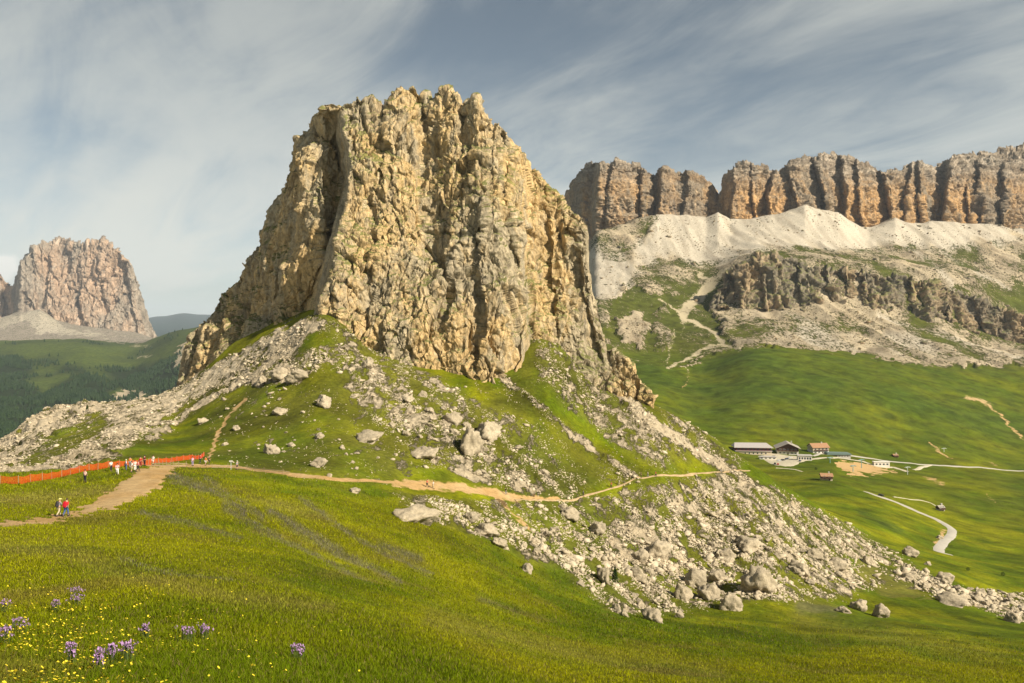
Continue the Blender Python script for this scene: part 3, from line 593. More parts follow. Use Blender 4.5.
def face(name, skyl, basel, dbase, crest, steps, dpx, nr, mat, below, back, scale, amps, seed=1, jag=0.0, prof=1.0, blocks=(), vs=.45, strata=None, bulges=()):
    """a cliff: a front that climbs from its foot line to its skyline and a back that falls away behind.
    skyl/basel: (bearing, row); dbase: (bearing, metres); crest: (bearing, extra metres to the crest)"""
    x0, x1 = skyl[0][0], skyl[-1][0]
    px = np.arange(x0, x1+dpx*.5, dpx)
    I = lambda pts: np.interp(px, [p[0] for p in pts], [p[1] for p in pts])
    sk = I(skyl)+jag*(n2d(px/3.1, px*0, seed)+.6*n2d(px/1.3, px*0+4, seed)); bs = I(basel)+below; db = I(dbase); cr = I(crest)
    bs = np.maximum(bs, sk+1.5)
    t = np.linspace(0, 1, nr)[None]; PXc = px[:, None]+0*t
    py = bs[:, None]*(1-t)+sk[:, None]*t
    D = db[:, None]+cr[:, None]*t**prof
    for pts, dep, wd, dec in steps:
        ys = [p[1] for p in pts]; xs = [p[0] for p in pts]
        if ys[0] > ys[-1]: ys, xs = ys[::-1], xs[::-1]
        xe = np.interp(py, ys, xs)+1.6*n2d(py/26, py*0, seed+int(abs(xs[0]))); 
        fade = sstep(ys[0]-12, ys[0]+6, py)*sstep(ys[-1]+14, ys[-1]-4, py)
        s = PXc-xe
        if dec > 0: D = D+np.where(s < 0, np.exp(np.minimum(s, 0)/dec)*sstep(0, wd, -s), 0)*dep*fade
        else: D = D+np.where(s > 0, np.exp(-np.maximum(s, 0)/-dec)*sstep(0, wd, s), 0)*dep*fade
    for cx, cy, rx, ry, am in bulges: D = D-am*np.exp(-((PXc-cx)/rx)**2-((py-cy)/ry)**2)
    if strata:
        zq = (HY-py)/F*D; q_ = zq/strata[0]+.35*n2d(PXc/40, py*0, seed+5); D = D+strata[1]*sstep(.0, .28, q_-np.floor(q_))*1.0-strata[1]*(q_-np.floor(q_))
    X = (PXc-CX)/F*D; Zz = (HY-py)/F*D; P = np.stack([X, D, Zz], -1)
    nb = max(14, nr//7); u = np.linspace(0, 1, nb+1)[1:][None]
    cx_, cy_, cz_ = P[:, -1, 0][:, None], P[:, -1, 1][:, None], P[:, -1, 2][:, None]
    zb = (HY-(bs+10))/F*db
    H = np.maximum(cz_-zb[:, None], 1)
    pxb = px[:, None]+((x0+x1)/2-px[:, None])*.22*u; Pb = np.stack([(pxb-CX)/F*(cy_+back*u), cy_+back*u, cz_-H*u**1.6-.02*H*np.minimum(u*8, 1)], -1)
    P = np.concatenate([P, Pb], 1)
    # smoothed normals of the bare form
    Q = P.copy()
    for ax in (0, 1):
        for _ in range(3): Q = (np.take(Q, np.clip(np.arange(Q.shape[ax])-2, 0, None), ax)+Q+np.take(Q, np.clip(np.arange(Q.shape[ax])+2, None, Q.shape[ax]-1), ax))/3
    gx = np.gradient(Q, axis=0); gt = np.gradient(Q, axis=1); N = np.cross(gx, gt); N /= np.linalg.norm(N, axis=-1, keepdims=True)+1e-9
    x, y, z = P[..., 0], P[..., 1], P[..., 2]
    disp = np.zeros_like(x)
    for lam, a, kind in amps:
        w = (x/lam, y/lam, z*vs/lam)
        if kind == 'r': v = 1-2.4*np.abs(n3d(*w, seed+int(lam*7)))-.35
        elif kind == 'b': q_ = np.abs(n3d(*w, seed+int(lam*7))); v = 1.5*np.minimum(q_*1.0, .30+q_*.25)-.3      # rounded pillars parted by sharp clefts
        else: v = n3d(x/lam, y/lam, z/lam, seed+int(lam*7))
        disp += a*v
    ln = np.linalg.norm(gx, axis=-1); stw = np.clip(1.8*np.median(ln[:, :nr])/(ln+1e-6), .08, 1); disp *= stw**.6
    tt = np.concatenate([np.repeat(t, len(px), 0), np.repeat(1-u*.0, len(px), 0)], 1)
    for lam, a, ve in blocks:
        qx = x+.14*lam*n3d(x/lam*1.6, y/lam*1.6, z/lam*.9, 3); qz = z+.25*x+.12*lam*n3d(x/lam*1.7, y/lam*1.7, z/lam*1.7, 4)
        f1, f2, rv = worley(qx/lam, y/lam, qz*ve/lam, seed+int(lam*3)); disp += stw*a*((rv-.5)*1.5+_WT*2.6-.35*(1-sstep(0, .10, f2-f1)))
    edge = sstep(0, 6*dpx, PXc[:, :1]*0+np.minimum(px-x0, x1-px)[:, None])
    disp = disp*(0.25+.75*edge)
    P = P+N*disp[..., None]
    nc, nrr = P.shape[:2]; i = (np.arange(nc-1)[:, None]*nrr+np.arange(nrr-1)[None]).ravel()
    f = np.stack([i, i+nrr, i+nrr+1, i+1], -1)
    o = link_mesh(name, P.reshape(-1, 3), f, mat, smooth=False)
    return o

# the great rock
SKY_T = [(172,392),(178,380),(182,352),(190,334),(205,316),(215,303),(232,290),(240,270),(254,250),(262,236),(266,220),(275,195),(285,174),(293,160),(298,145),(308,128),(312,117),(325,104),(332,104),(340,99),(350,98),(358,94),(366,97),(374,101),(382,106),(386,104),(390,99),(396,92),(403,86),(412,83),(417,87),(420,92),(428,97),(432,97),(440,92),(450,90),(457,93),(461,103),(463,112),(465,99),(472,96),(478,98),(480,108),(488,118),(492,122),(500,121),(506,132),(512,142),(520,155),(530,165),(540,178),(545,184),(552,192),(560,204),(568,210),(575,215),(582,218),(587,226),(588,242),(590,262),(594,290),(600,310),(604,326),(606,342),(612,350),(622,356),(632,367),(640,379),(648,391),(653,406)]
BASE_T = [(172,394),(180,388),(210,366),(237,350),(270,338),(290,329),(310,315),(322,313),(332,322),(345,332),(369,350),(383,346),(402,356),(425,368),(450,378),(470,382),(485,385),(495,380),(507,376),(521,372),(525,348),(530,322),(545,334),(560,345),(600,376),(630,396),(653,409)]
DB_T = [(172,362),(240,334),(290,303),(322,280),(345,278),(369,275),(425,272),(485,262),(507,264),(521,268),(530,290),(560,294),(600,292),(653,284)]
CR_T = [(172,4),(200,16),(240,26),(262,34),(300,44),(330,54),(410,66),(470,60),(520,48),(560,34),(590,24),(610,14),(653,3)]
ST_T = [([(338,118),(346,150),(350,185),(341,230),(335,262),(322,300),(316,316)], 40, 11, 34),
        ([(300,150),(306,200),(292,250),(283,300),(278,330)], 7, 4, 14), ([(268,215),(262,260),(252,300),(246,345)], 6, 4, 18), ([(232,290),(226,330),(214,362)], 5, 4, 14), ([(205,320),(200,350),(192,376)], 4, 3, 10),
        ([(386,104),(387,140),(390,170)], 4.5, 3, 20), ([(468,112),(470,130),(472,165),(474,185)], 4, 3, 10), ([(506,130),(512,160),(508,195),(514,235),(520,262)], 6, 3, 14),
        ([(425,95),(430,140),(424,180)], 3, 3, 14), ([(548,190),(552,240),(556,290),(560,330)], 4, 3, 16), ([(485,215),(478,270),(486,320),(480,365)], 5, 3, 16), ([(530,250),(526,300),(522,360)], 5, 3, 10),
        ([(575,215),(580,262),(592,320),(604,356)], 5, 3, 12), ([(448,240),(452,290),(446,330)], 4, 3, 14), ([(620,362),(624,384)], 3, 3, 6), ([(372,190),(380,240),(372,300)], 3.5, 3, 12), ([(640,385),(641,400)], 3, 2, 5)]
BU_T = [(345,300,30,40,4), (430,330,40,50,4), (395,150,26,50,4), (452,120,14,30,3), (560,300,22,60,4)]
t_ = face('rock_tower', SKY_T, BASE_T, DB_T, CR_T, ST_T, .52, 470, M_tower, 16, 60, 1,
     [(46,2.2,'n'), (20,1.5,'r'), (9,.6,'n'), (4.2,.35,'n'), (1.7,.2,'n')], seed=11, jag=1.0, prof=1.25, blocks=((18,2.0,.5), (8,1.3,.5), (3.6,.85,.6), (1.6,.5,.7)), bulges=BU_T, vs=.7, strata=(13, 1.6))
tag(t_, 'huge sunlit yellow and grey rock peak with jagged crest rising from the scree', 'rock peak', kind='structure')

SKY_P = [(556,214),(562,206),(566,190),(570,181),(575,173),(585,167),(592,164),(600,162),(612,160),(618,158),(626,162),(636,164),(641,171),(645,170),(652,172),(655,176),(658,168),(664,166),(670,168),(675,173),(680,171),(690,170),(700,174),(706,180),(711,183),(714,192),(718,198),(722,192),(724,181),(730,170),(740,163),(746,162),(755,166),(765,168),(772,173),(776,170),(785,165),(800,158),(805,156),(812,158),(820,156),(838,154),(846,155),(856,159),(866,164),(875,166),(882,171),(890,171),(900,170),(905,166),(912,163),(922,162),(930,165),(938,166),(945,160),(960,156),(975,152),(990,150),(1010,148),(1024,147),(1100,143),(1200,150),(1330,158)]
BASE_P = [(556,240),(590,236),(620,236),(650,232),(700,222),(720,224),(745,222),(800,222),(850,230),(900,230),(1024,234),(1330,244)]
DB_P = [(556,2900),(585,2640),(600,2560),(650,2570),(700,2600),(718,2660),(730,2560),(820,2550),(900,2560),(1024,2590),(1330,2640)]
CR_P = [(556,40),(640,120),(700,110),(718,60),(740,120),(850,170),(900,130),(1000,260),(1330,300)]
ST_P = [([(599,166),(597,200),(594,236)], 130, 5, 90), ([(612,165),(608,200),(606,236)], 30, 2, 12), ([(642,170),(643,200),(641,236)], 60, 3, 12), ([(663,168),(661,200),(658,230)], 110, 6, 16), ([(688,172),(684,222)], 40, 3, 12),
        ([(735,172),(731,222)], 60, 5, 30), ([(752,166),(756,222)], 50, 3, 10), ([(776,172),(768,195),(772,225)], 90, 4, 16), ([(790,170),(800,222)], 60, 3, 14), ([(814,158),(824,190),(838,226)], 100, 4, 14), ([(843,158),(846,190),(848,228)], 110, 5, 12), ([(858,165),(862,230)], 50, 3, 10),
        ([(884,170),(890,200),(894,232)], 110, 5, 12), ([(912,165),(906,230)], 60, 4, 14), ([(920,165),(922,228)], 60, 4, 10), ([(952,160),(948,195),(946,230)], 140, 7, 18), ([(968,190),(970,230)], 50, 3, 10), ([(978,165),(985,230)], 60, 3, 12), ([(1005,170),(1003,230)], 60, 4, 14),
        ([(1040,170),(1045,230)], 70, 4, 14), ([(1090,170),(1085,230)], 80, 4, 18)]
p_ = face('cliff_wall', SKY_P, BASE_P, DB_P, CR_P, ST_P, .6, 200, M_pordoi, 22, 900, 1,
     [(260,9,'n'), (95,4,'n')], seed=23, jag=.35, prof=3.2, blocks=((120,7,.25), (55,7,.25), (26,5,.6), (13,4,2.2)), vs=.07, strata=(58, 17))
tag(p_, 'long wall of orange and grey rock towers above the pale scree slope', 'cliff', kind='structure')
SKY_B = [(708,318),(714,300),(722,284),(733,272),(744,264),(758,256),(772,254),(790,258),(800,262),(830,268),(870,271),(900,275),(940,283),(970,295),(1000,306),(1024,316),(1060,330)]
BASE_B = [(708,316),(722,304),(740,300),(765,300),(800,305),(830,312),(870,318),(920,322),(960,326),(1024,344),(1060,350)]
b_ = face('cliff_band', SKY_B, BASE_B, [(708,1900),(740,1850),(1060,1860)], [(708,6),(740,60),(800,70),(960,60),(1060,10)],
     [([(735,270),(742,300)], 60, 5, 12), ([(800,262),(800,305)], 22, 3, 10), ([(762,262),(765,300)], 20, 2, 8), ([(828,266),(832,312)], 36, 3, 8), ([(846,268),(850,316)], 28, 3, 8), ([(862,268),(862,316)], 40, 3, 8), ([(912,278),(910,320)], 40, 4, 9), ([(945,285),(950,325)], 34, 4, 9), ([(975,296),(985,335)], 22, 3, 8)],
     .8, 80, M_band, 8, 120, 1, [(90,16,'b'), (38,12,'b'), (16,6,'n')], seed=31, jag=1.2, blocks=((34,11,.5), (15,6,.8), (8,3,2.0)), vs=.22)
tag(b_, 'dark grey cliff step crossing the far slope above the pasture', 'cliff', kind='structure')
SKY_M = [(-120,300),(-60,270),(-30,262),(-8,268),(0,272),(6,281),(10,286),(13,284),(16,275),(22,262),(30,252),(36,246),(40,246),(43,241),(46,243),(50,242),(55,240),(62,238),(67,240),(72,241),(80,243),(85,244),(88,241),(92,243),(95,241),(102,239),(107,241),(112,246),(120,251),(127,258),(132,265),(137,278),(142,292),(146,308),(149,320),(153,330),(158,337)]
BASE_M = [(-120,320),(0,316),(16,318),(40,310),(60,318),(80,324),(100,329),(120,334),(140,338),(158,340)]
m_ = face('mountain', SKY_M, BASE_M, [(-120,7300),(8,7400),(20,7050),(80,6950),(130,7000),(158,7250)], [(-120,100),(10,60),(60,420),(110,300),(158,20)],
     [([(22,262),(18,312)], 110, 3, 8), ([(52,262),(48,280),(40,310)], 70, 3, 9), ([(84,270),(80,300),(85,320)], 90, 4, 9), ([(104,255),(102,280),(108,310)], 45, 4, 8), ([(128,268),(132,300),(140,335)], 60, 4, 10)],
     .5, 230, M_massif, 12, 1500, 1, [(900,12,'n'), (380,14,'b'), (160,12,'b'), (70,8,'n')], seed=43, jag=.7, prof=1.1, blocks=((230,20,.25), (100,18,.3), (50,14,.4), (26,9,.6)), vs=.14)
tag(m_, 'isolated pale rose grey rock massif far off on the left', 'mountain', kind='structure')

# ------------------------------------------------------------------ the air
hb = MB(); hb.box(-45000, 45000, -600, 60000, -2500, 1150)
hz_ = hb.build('haze', None); hz_['kind'] = 'stuff'; hz_.display_type = 'WIRE'
hm = bpy.data.materials.new('thin_air'); hm.use_nodes = True; t = NT(hm.node_tree)
pv = t.n('ShaderNodeVolumePrincipled'); pv.inputs['Density'].default_value = 2.3e-5; pv.inputs['Color'].default_value = (.80, .90, 1.0, 1); pv.inputs['Anisotropy'].default_value = 0.1
oo = t.n('ShaderNodeOutputMaterial'); t.l(pv.outputs[0], oo.inputs['Volume']); hz_.data.materials.append(hm)
# ------------------------------------------------------------------ loose stone
def rock_shape(seed, sub=3, cuts=16, rough=.10, flat=1.0):
    r = np.random.default_rng(seed); bm = bmesh.new(); bmesh.ops.create_icosphere(bm, subdivisions=sub, radius=1.0)
    v = np.array([q.co[:] for q in bm.verts]); f = np.array([[q.index for q in p.verts] for p in bm.faces]); bm.free()
    n = r.normal(size=(cuts, 3)); n /= np.linalg.norm(n, axis=1)[:, None]; h = r.uniform(.62, 1.0, cuts)
    d = v @ n.T; rad = np.min(np.where(d > .12, h[None]/np.maximum(d, .12), 9), axis=1); rad = np.minimum(rad, 1.35)
    v = v*rad[:, None]
    if rough:
        q = v*2.2+seed*3.7; v = v*(1+rough*(n3d(q[:,0], q[:,1], q[:,2], seed)+.6*n3d(q[:,0]*2.6, q[:,1]*2.6, q[:,2]*2.6, seed+3)+.35*n3d(q[:,0]*6, q[:,1]*6, q[:,2]*6, seed+4)))[:, None]
    v[:, 2] *= flat
    return v.astype(np.float32), f
def stone_mat(name, c0, c1):
    m = bpy.data.materials.new(name); m.use_nodes = True; t = NT(m.node_tree)
    b = t.n('ShaderNodeBsdfPrincipled'); o = t.n('ShaderNodeOutputMaterial'); t.l(b.outputs[0], o.inputs[0])
    geo = t.n('ShaderNodeNewGeometry'); P = geo.outputs['Position']
    a = t.noise(P, .28, 9, .7); f = t.noise(P, 1.5, 8, .74)
    c = t.mix(t.mr(a, .38, .62), c0+(1,), c1+(1,))
    s = t.n('ShaderNodeVectorMath', operation='SCALE'); t.l(c, s.inputs[0]); t.l(t.mr(f, .28, .72, .62, 1.25), s.inputs['Scale'])
    li = t.mr(t.noise(P, .9, 6, .7), .58, .68); c = t.mix(t.math('MULTIPLY', li, .45), s.outputs[0], (.20, .185, .15, 1))
    t.l(c, b.inputs['Base Color']); b.inputs['Roughness'].default_value = .93; b.inputs['Specular IOR Level'].default_value = .1
    bp = t.n('ShaderNodeBump'); bp.inputs['Distance'].default_value = .35; bp.inputs['Strength'].default_value = 1.0; t.l(f, bp.inputs['Height']); t.l(bp.outputs[0], b.inputs['Normal'])
    return m
M_stone = stone_mat('loose_limestone', (.46, .375, .25), (.65, .55, .39))
M_bould = stone_mat('weathered_boulder', (.32, .265, .18), (.50, .415, .285))
M_scree = M_stone

PYTg = PYT
dvis = np.minimum.accumulate(PYTg, axis=1); VIS = PYTg <= dvis+.6
dpy = np.zeros_like(PYTg); dpy[:, 1:] = np.maximum(PYTg[:, :-1]-PYTg[:, 1:], 0)
def scatter(wt, n, rng):
    """cells of the ground drawn with weight wt"""
    w = (wt*VIS).ravel(); cs = np.cumsum(w.astype(np.float64)); k = np.searchsorted(cs, rng.uniform(0, cs[-1], n)); k = np.clip(k, 0, w.size-1)
    c, r = np.unravel_index(k, PYTg.shape); c = np.clip(c, 1, len(PX)-2); r = np.clip(r, 1, len(DR)-2)
    fu = rng.uniform(-.5, .5, n); fv = rng.uniform(-.5, .5, n)
    px = PX[c]+fu*(PX[1]-PX[0]); d = DR[r]*np.exp(fv*(np.log(DR[r+1])-np.log(DR[r])))
    z = Z[c, r]; ci = np.where(fu > 0, c+1, c-1); z = z+np.abs(fu)*(Z[ci, r]-Z[c, r]); ri_ = np.where(fv > 0, r+1, r-1); z = z+np.abs(fv)*(Z[c, ri_]-Z[c, r])
    return px, d, z, c, r
def merge(shapes, pos, scl, rot, pick, tilt=None):
    """many copies of small shapes as one vertex and face list"""
    V = []; Fc = []; off = 0
    for k, (v, f) in enumerate(shapes):
        i = np.where(pick == k)[0]
        if not len(i): continue
        c, s = np.cos(rot[i]), np.sin(rot[i]); vx = v[None]*scl[i][:, None]
        x = vx[..., 0]*c[:, None]-vx[..., 1]*s[:, None]; y = vx[..., 0]*s[:, None]+vx[..., 1]*c[:, None]; z = vx[..., 2]
        if tilt is not None: z = z+x*tilt[i, 0][:, None]+y*tilt[i, 1][:, None]
        V.append(np.stack([x+pos[i, 0][:, None], y+pos[i, 1][:, None], z+pos[i, 2][:, None]], -1).reshape(-1, 3))
        Fc.append((f[None]+(np.arange(len(i))*len(v))[:, None, None]+off).reshape(-1, f.shape[1])); off += len(i)*len(v)
    return np.concatenate(V), np.concatenate(Fc)
small = [rock_shape(100+i, 1, 9, .12, .75) for i in range(10)]
near = ((Dg > 128) & (Dg < 420) & (PXg > -150) & (PXg < 1160))
bandw = np.zeros_like(Dg); bandw[inpoly(PXg, PYG, [(540,500),(700,490),(820,520),(960,585),(1160,600),(1160,640),(1024,625),(900,590),(860,600),(720,610),(610,615),(540,560),(420,520),(440,495)])] = 1
bigw = np.exp(-(pld(PXg, PYG, [(470,540),(560,560),(620,570),(680,560),(740,590),(830,575),(900,572),(1000,605),(1100,615)])/16)**2)
wt = dpy*near*(np.clip((ROCK-.22)*2.1, 0, 1)**1.2*(1.25+.35*bandw)+.05*(ROCK > .02))*(1-np.clip(DIRT*1.5, 0, 1))
wt = wt*np.clip(.8+2.8*n2d((UX+.5*UY)/5, (UY-.5*UX)/16, 71)+1.8*n2d(UX/2.5, UY/5, 72), 0.01, 3)
NS = 66000
px, d, z, c, r = scatter(wt, NS, RNG)
sz = (RNG.pareto(2.6, NS)+1)*.62                        # pixels across
sz = np.minimum(sz, 5.0)*(1+.25*bandw[c, r]+.75*bigw[c, r])*np.where(px < 240, .85, 1.0)
rad = sz*d/F*.5
sc3 = rad[:, None]*np.stack([RNG.uniform(.8, 1.5, NS), RNG.uniform(.8, 1.5, NS), RNG.uniform(.6, 1.1, NS)], -1)
pos = np.stack([(px-CX)/F*d, d, z+rad*.12], -1)
V, Fc = merge(small, pos, sc3, RNG.uniform(0, 6.28, NS), RNG.integers(0, 10, NS), RNG.normal(0, .25, (NS, 2)))
o = link_mesh('rubble', V, Fc, M_stone); tag(o, 'broken pale limestone rubble covering the slope below the rock', kind='stuff')
# far rubble on the slope under the cliffs
wf = dpy*(Dg > 1450)*(Dg < 2650)*(PXg > 560)*(PXg < 1100)*(np.clip((ROCK-.3)*1.6, 0, 1))*np.clip(.6+2.0*n2d(UX/60, UY/90, 73), .03, 3)*(1-.75*PALE)
NF = 6000; px, d, z, c, r = scatter(wf, NF, RNG); rad = (RNG.pareto(3, NF)+1)*.55*d/F*.6; rad = np.minimum(rad, 6)
V, Fc = merge(small, np.stack([(px-CX)/F*d, d, z+rad*.1], -1), rad[:, None]*RNG.uniform(.8, 1.5, (NF, 3)), RNG.uniform(0, 6.28, NF), RNG.integers(0, 10, NF))
o = link_mesh('far_rubble', V, Fc, M_band); tag(o, 'scattered stones on the far slope under the cliff wall', kind='stuff')

# boulders, each its own thing
BS = []
for i in range(10):
    v, f = rock_shape(200+i, 4, 9+i % 4, .22, .9); o = link_mesh('boulder_shape', v, f, M_bould); BS.append(o.data); bpy.data.objects.remove(o)
def boulder(px, py, w, h=None, label=None, group=None, rng=RNG, d0=128, d1=460):
    h = h or w*.75; X, D, zz = spot(px, py+h*.35, d0, d1)
    k = D/F; o = bpy.data.objects.new('boulder', BS[int(rng.integers(0, 10))]); C.objects.link(o)
    o.location = (X, D, zz+h*k*.18); o.scale = (w*k*.52, w*k*.5*rng.uniform(.85, 1.2), h*k*.62)
    o.rotation_euler = (rng.uniform(-.2, .2), rng.uniform(-.2, .2), rng.uniform(0, 6.28)); o.data = o.data
    return tag(o, label, 'boulder', group)
NAMED = [
 (761,581,27,26,'huge rounded boulder with a shadowed left face standing alone at the foot of the scree'),
 (696,577,22,24,'tall upright boulder at the centre of the cluster left of the huge lone boulder'),
 (708,591,16,20,'narrow blocky boulder in the cluster just left of the huge lone boulder'),
 (729,603,17,17,'rough boulder at the lower right end of the big boulder cluster on the meadow edge'),
 (682,592,16,20,'dark creviced boulder at the lower left of the big boulder cluster'),
 (716,575,14,14,'boulder wedged at the upper right of the big boulder cluster'),
 (657,548,24,18,'broad boulder with a black crevice above the small dark spruce'),
 (641,556,16,14,'squat boulder with a dark hollow right above the small spruce'),
 (637,574,16,12,'smooth pale flat topped boulder right of the small spruce'),
 (603,574,14,18,'stacked rough boulder just left of the small dark spruce'),
 (624,615,8,10,'small upright boulder at the left of the lowest trio on the meadow'),
 (652,615,20,16,'pale broken boulder lying lowest in the meadow under the scree'),
 (640,603,10,10,'little boulder just above the lowest pale boulder in the meadow'),
 (680,614,9,10,'small boulder on the grass right of the lowest pale boulder'),
 (617,608,9,8,'boulder behind the small upright one at the meadow edge'),
 (748,543,26,14,'long slab shaped boulder in the scree above the huge lone boulder'),
 (727,553,20,14,'pale block left of the long slab in the scree'),
 (859,605,14,15,'dark boulder at the meadow edge right of the huge lone boulder, left of a pair'),
 (882,611,20,17,'broad dark boulder of the right hand pair at the meadow edge'),
 (843,609,13,8,'low pale boulder beside the dark pair at the meadow edge'),
 (911,552,14,11,'lone dark boulder on the green slope below the road bend'),
 (928,563,6,5,'small pale boulder on the grass right of the lone dark boulder below the road'),
 (945,577,17,10,'flat topped boulder at the top of the right hand rubble band'),
 (952,600,24,11,'long low slab with a deep shadow under the right hand rubble band'),
 (1012,618,12,10,'boulder at the lowest right end of the rubble band'),
 (800,566,17,12,'blocky boulder among the rubble right above the grass tongue'),
 (838,563,18,12,'pale squat boulder at the right end of the big scree'),
 (868,560,14,12,'grey boulder where the scree narrows to a band'),
 (815,554,12,10,'grey block half way up the lower right scree'),
 (369,436,25,12,'long tilted slab with dark underside lying on the grass above the trail'),
 (355,490,10,7,'lone white boulder on the meadow just below the trail'),
 (324,400,16,16,'double block of pale stone on the green slope under the rock'),
 (280,411,12,8,'flat pale boulder on the green slope, upper middle'),
 (271,449,13,12,'pitted boulder in the dark grass above the trail'),
 (320,462,14,10,'pale boulder with small stones around it right above the trail'),
 (319,435,9,7,'small white boulder in the middle of the green slope'),
 (342,447,6,6,'small white round boulder on the green slope beside the long tilted slab'),
 (330,475,5,5,'white boulder touching the trail below the green slope'),
 (413,512,38,20,'large rough outcrop like boulder standing out of the meadow below the orange path'),
 (487,528,22,14,'pale boulder in the lower left tongue of the scree'),
 (470,517,12,9,'white rounded boulder at the top of the lower left scree tongue'),
 (498,541,13,10,'grey boulder at the lowest tip of the left scree tongue'),
 (527,567,15,12,'lone boulder alone on the meadow left of the small spruce'),
 (580,583,8,6,'small flat boulder on the meadow at the edge of the scree'),
 (425,452,22,12,'light block in the upper scree above the orange path'),
 (470,440,18,30,'tall pale slab leaning in the steep scree under the rock'),
 (488,430,22,20,'massive pale block high in the scree under the rock'),
 (452,417,15,14,'white block high in the scree near the rock foot'),
 (570,512,20,14,'creamy block in the scree just below the narrow trail'),
 (598,528,16,12,'creamy block in the middle of the scree below the trail'),
 (300,374,20,12,'pale slab in the stone patch below the left foot of the rock'),
 (280,372,22,14,'big light block in the stone patch below the left foot of the rock'),
 (262,379,12,10,'brownish boulder at the top of the steep side path'),
 (203,420,9,7,'brown stone on the bright grass left of the steep side path'),
 (236,428,7,5,'small white boulder right of the steep side path'),
 (291,444,7,5,'small white stone in the dark grass left of the pitted boulder'),
 (940,522,5,4,'tiny white boulder on the grass below the road hairpin'),
]
for a in NAMED: boulder(*a[:4], label=a[4])
LMK = [(761,581,'the huge lone boulder'),(615,575,'the small spruce'),(700,583,'the big boulder cluster'),(652,615,'the lowest pale boulder'),(748,543,'the long scree slab'),(945,577,'the flat topped boulder'),(988,598,'the rubble band middle'),(952,600,'the long low slab'),(870,608,'the dark boulder pair'),(470,440,'the leaning pale slab'),(413,512,'the rough outcrop boulder'),(369,436,'the tilted slab'),(487,528,'the left scree tongue'),(290,374,'the upper stone patch'),(911,552,'the roadside lone boulder'),(520,497,'the trail fork'),(657,548,'the creviced boulder'),(815,554,'the grey scree block'),(838,563,'the scree end boulder'),(271,449,'the pitted boulder'),(320,462,'the trailside pale boulder'),(228,425,'the steep side path'),(1012,618,'the last band boulder'),(560,545,'the grassy scree gap'),(425,452,'the light upper block')]
_used = set()
def describe(px, py, w, sc, what):
    m = min(LMK, key=lambda q: (q[0]-px)**2+(q[1]-py)**2); dx, dy = px-m[0], py-m[1]; d = math.hypot(dx, dy)
    size = 'tiny' if w < 3 else 'small' if w < 5 else 'midsize' if w < 8 else 'large'
    r = sc[2]/max(sc[0], sc[1]); shp = 'flat' if r < .55 else 'low' if r < .7 else 'squat' if r < .9 else 'upright'
    a = (math.degrees(math.atan2(-dy, dx))+360+22.5) % 360; dr = ['right of','up and right of','above','up and left of','left of','down and left of','below','down and right of'][int(a//45)]
    ds = 'touching and '  if d < 7 else 'just ' if d < 16 else '' if d < 30 else 'some way ' if d < 50 else 'far '
    return f'{size} {shp} {what} {ds}{dr} {m[2]}'
def many(n, poly, lo, hi, label, group, seed, d0=128, d1=430):
    rg = np.random.default_rng(seed); w = dpy*near*inpoly(PXg, PYG, poly)*np.clip(ROCK-.15, .02, 1)*(1-np.clip(DIRT*2, 0, 1)); px, d, z, c, r = scatter(w, n, rg)
    for i in range(n):
        s = lo+(hi-lo)*rg.power(.7)*rg.uniform(.2, 1); k = d[i]/F; o = bpy.data.objects.new('boulder', BS[int(rg.integers(0, 10))]); C.objects.link(o)
        o.location = ((px[i]-CX)/F*d[i], d[i], z[i]+s*k*.12); o.scale = (s*k*.5*rg.uniform(.8, 1.4), s*k*.5*rg.uniform(.8, 1.3), s*k*.42*rg.uniform(.7, 1.3))
        o.rotation_euler = (rg.uniform(-.3, .3), rg.uniform(-.3, .3), rg.uniform(0, 6.28)); tag(o, describe(px[i], HY-F*z[i]/d[i], s, o.scale, label), 'boulder', group)
many(80, [(590,545),(690,530),(850,555),(905,575),(860,590),(760,600),(650,612),(590,590)], 4, 10, 'pale boulder', 'boulders along the foot of the scree', 1)
many(46, [(895,562),(1024,590),(1024,622),(960,605),(895,585)], 4, 10, 'grey boulder', 'boulders in the right hand rubble band', 2)
many(50, [(340,345),(420,385),(560,470),(575,492),(500,490),(430,470),(350,400)], 4, 11, 'cream boulder', 'boulders in the scree above the orange path', 3)
many(26, [(440,498),(560,505),(600,560),(560,570),(500,545)], 4, 9, 'whitish boulder', 'boulders in the left scree tongue', 4)
many(30, [(215,395),(330,385),(400,460),(330,474),(225,462)], 2, 6, 'white stone', 'white stones on the green slope', 5)

_by = {}
for o in C.objects:
    if o.get('category') == 'boulder': _by.setdefault(o['label'], []).append(o)
for lb, os_ in _by.items():
    if len(os_) in (2, 3):
        os_.sort(key=lambda o: o.location.x/o.location.y)
        for o, w in zip(os_, ('left one', 'right one') if len(os_) == 2 else ('left one', 'middle one', 'right one')): o['label'] = lb+', '+w
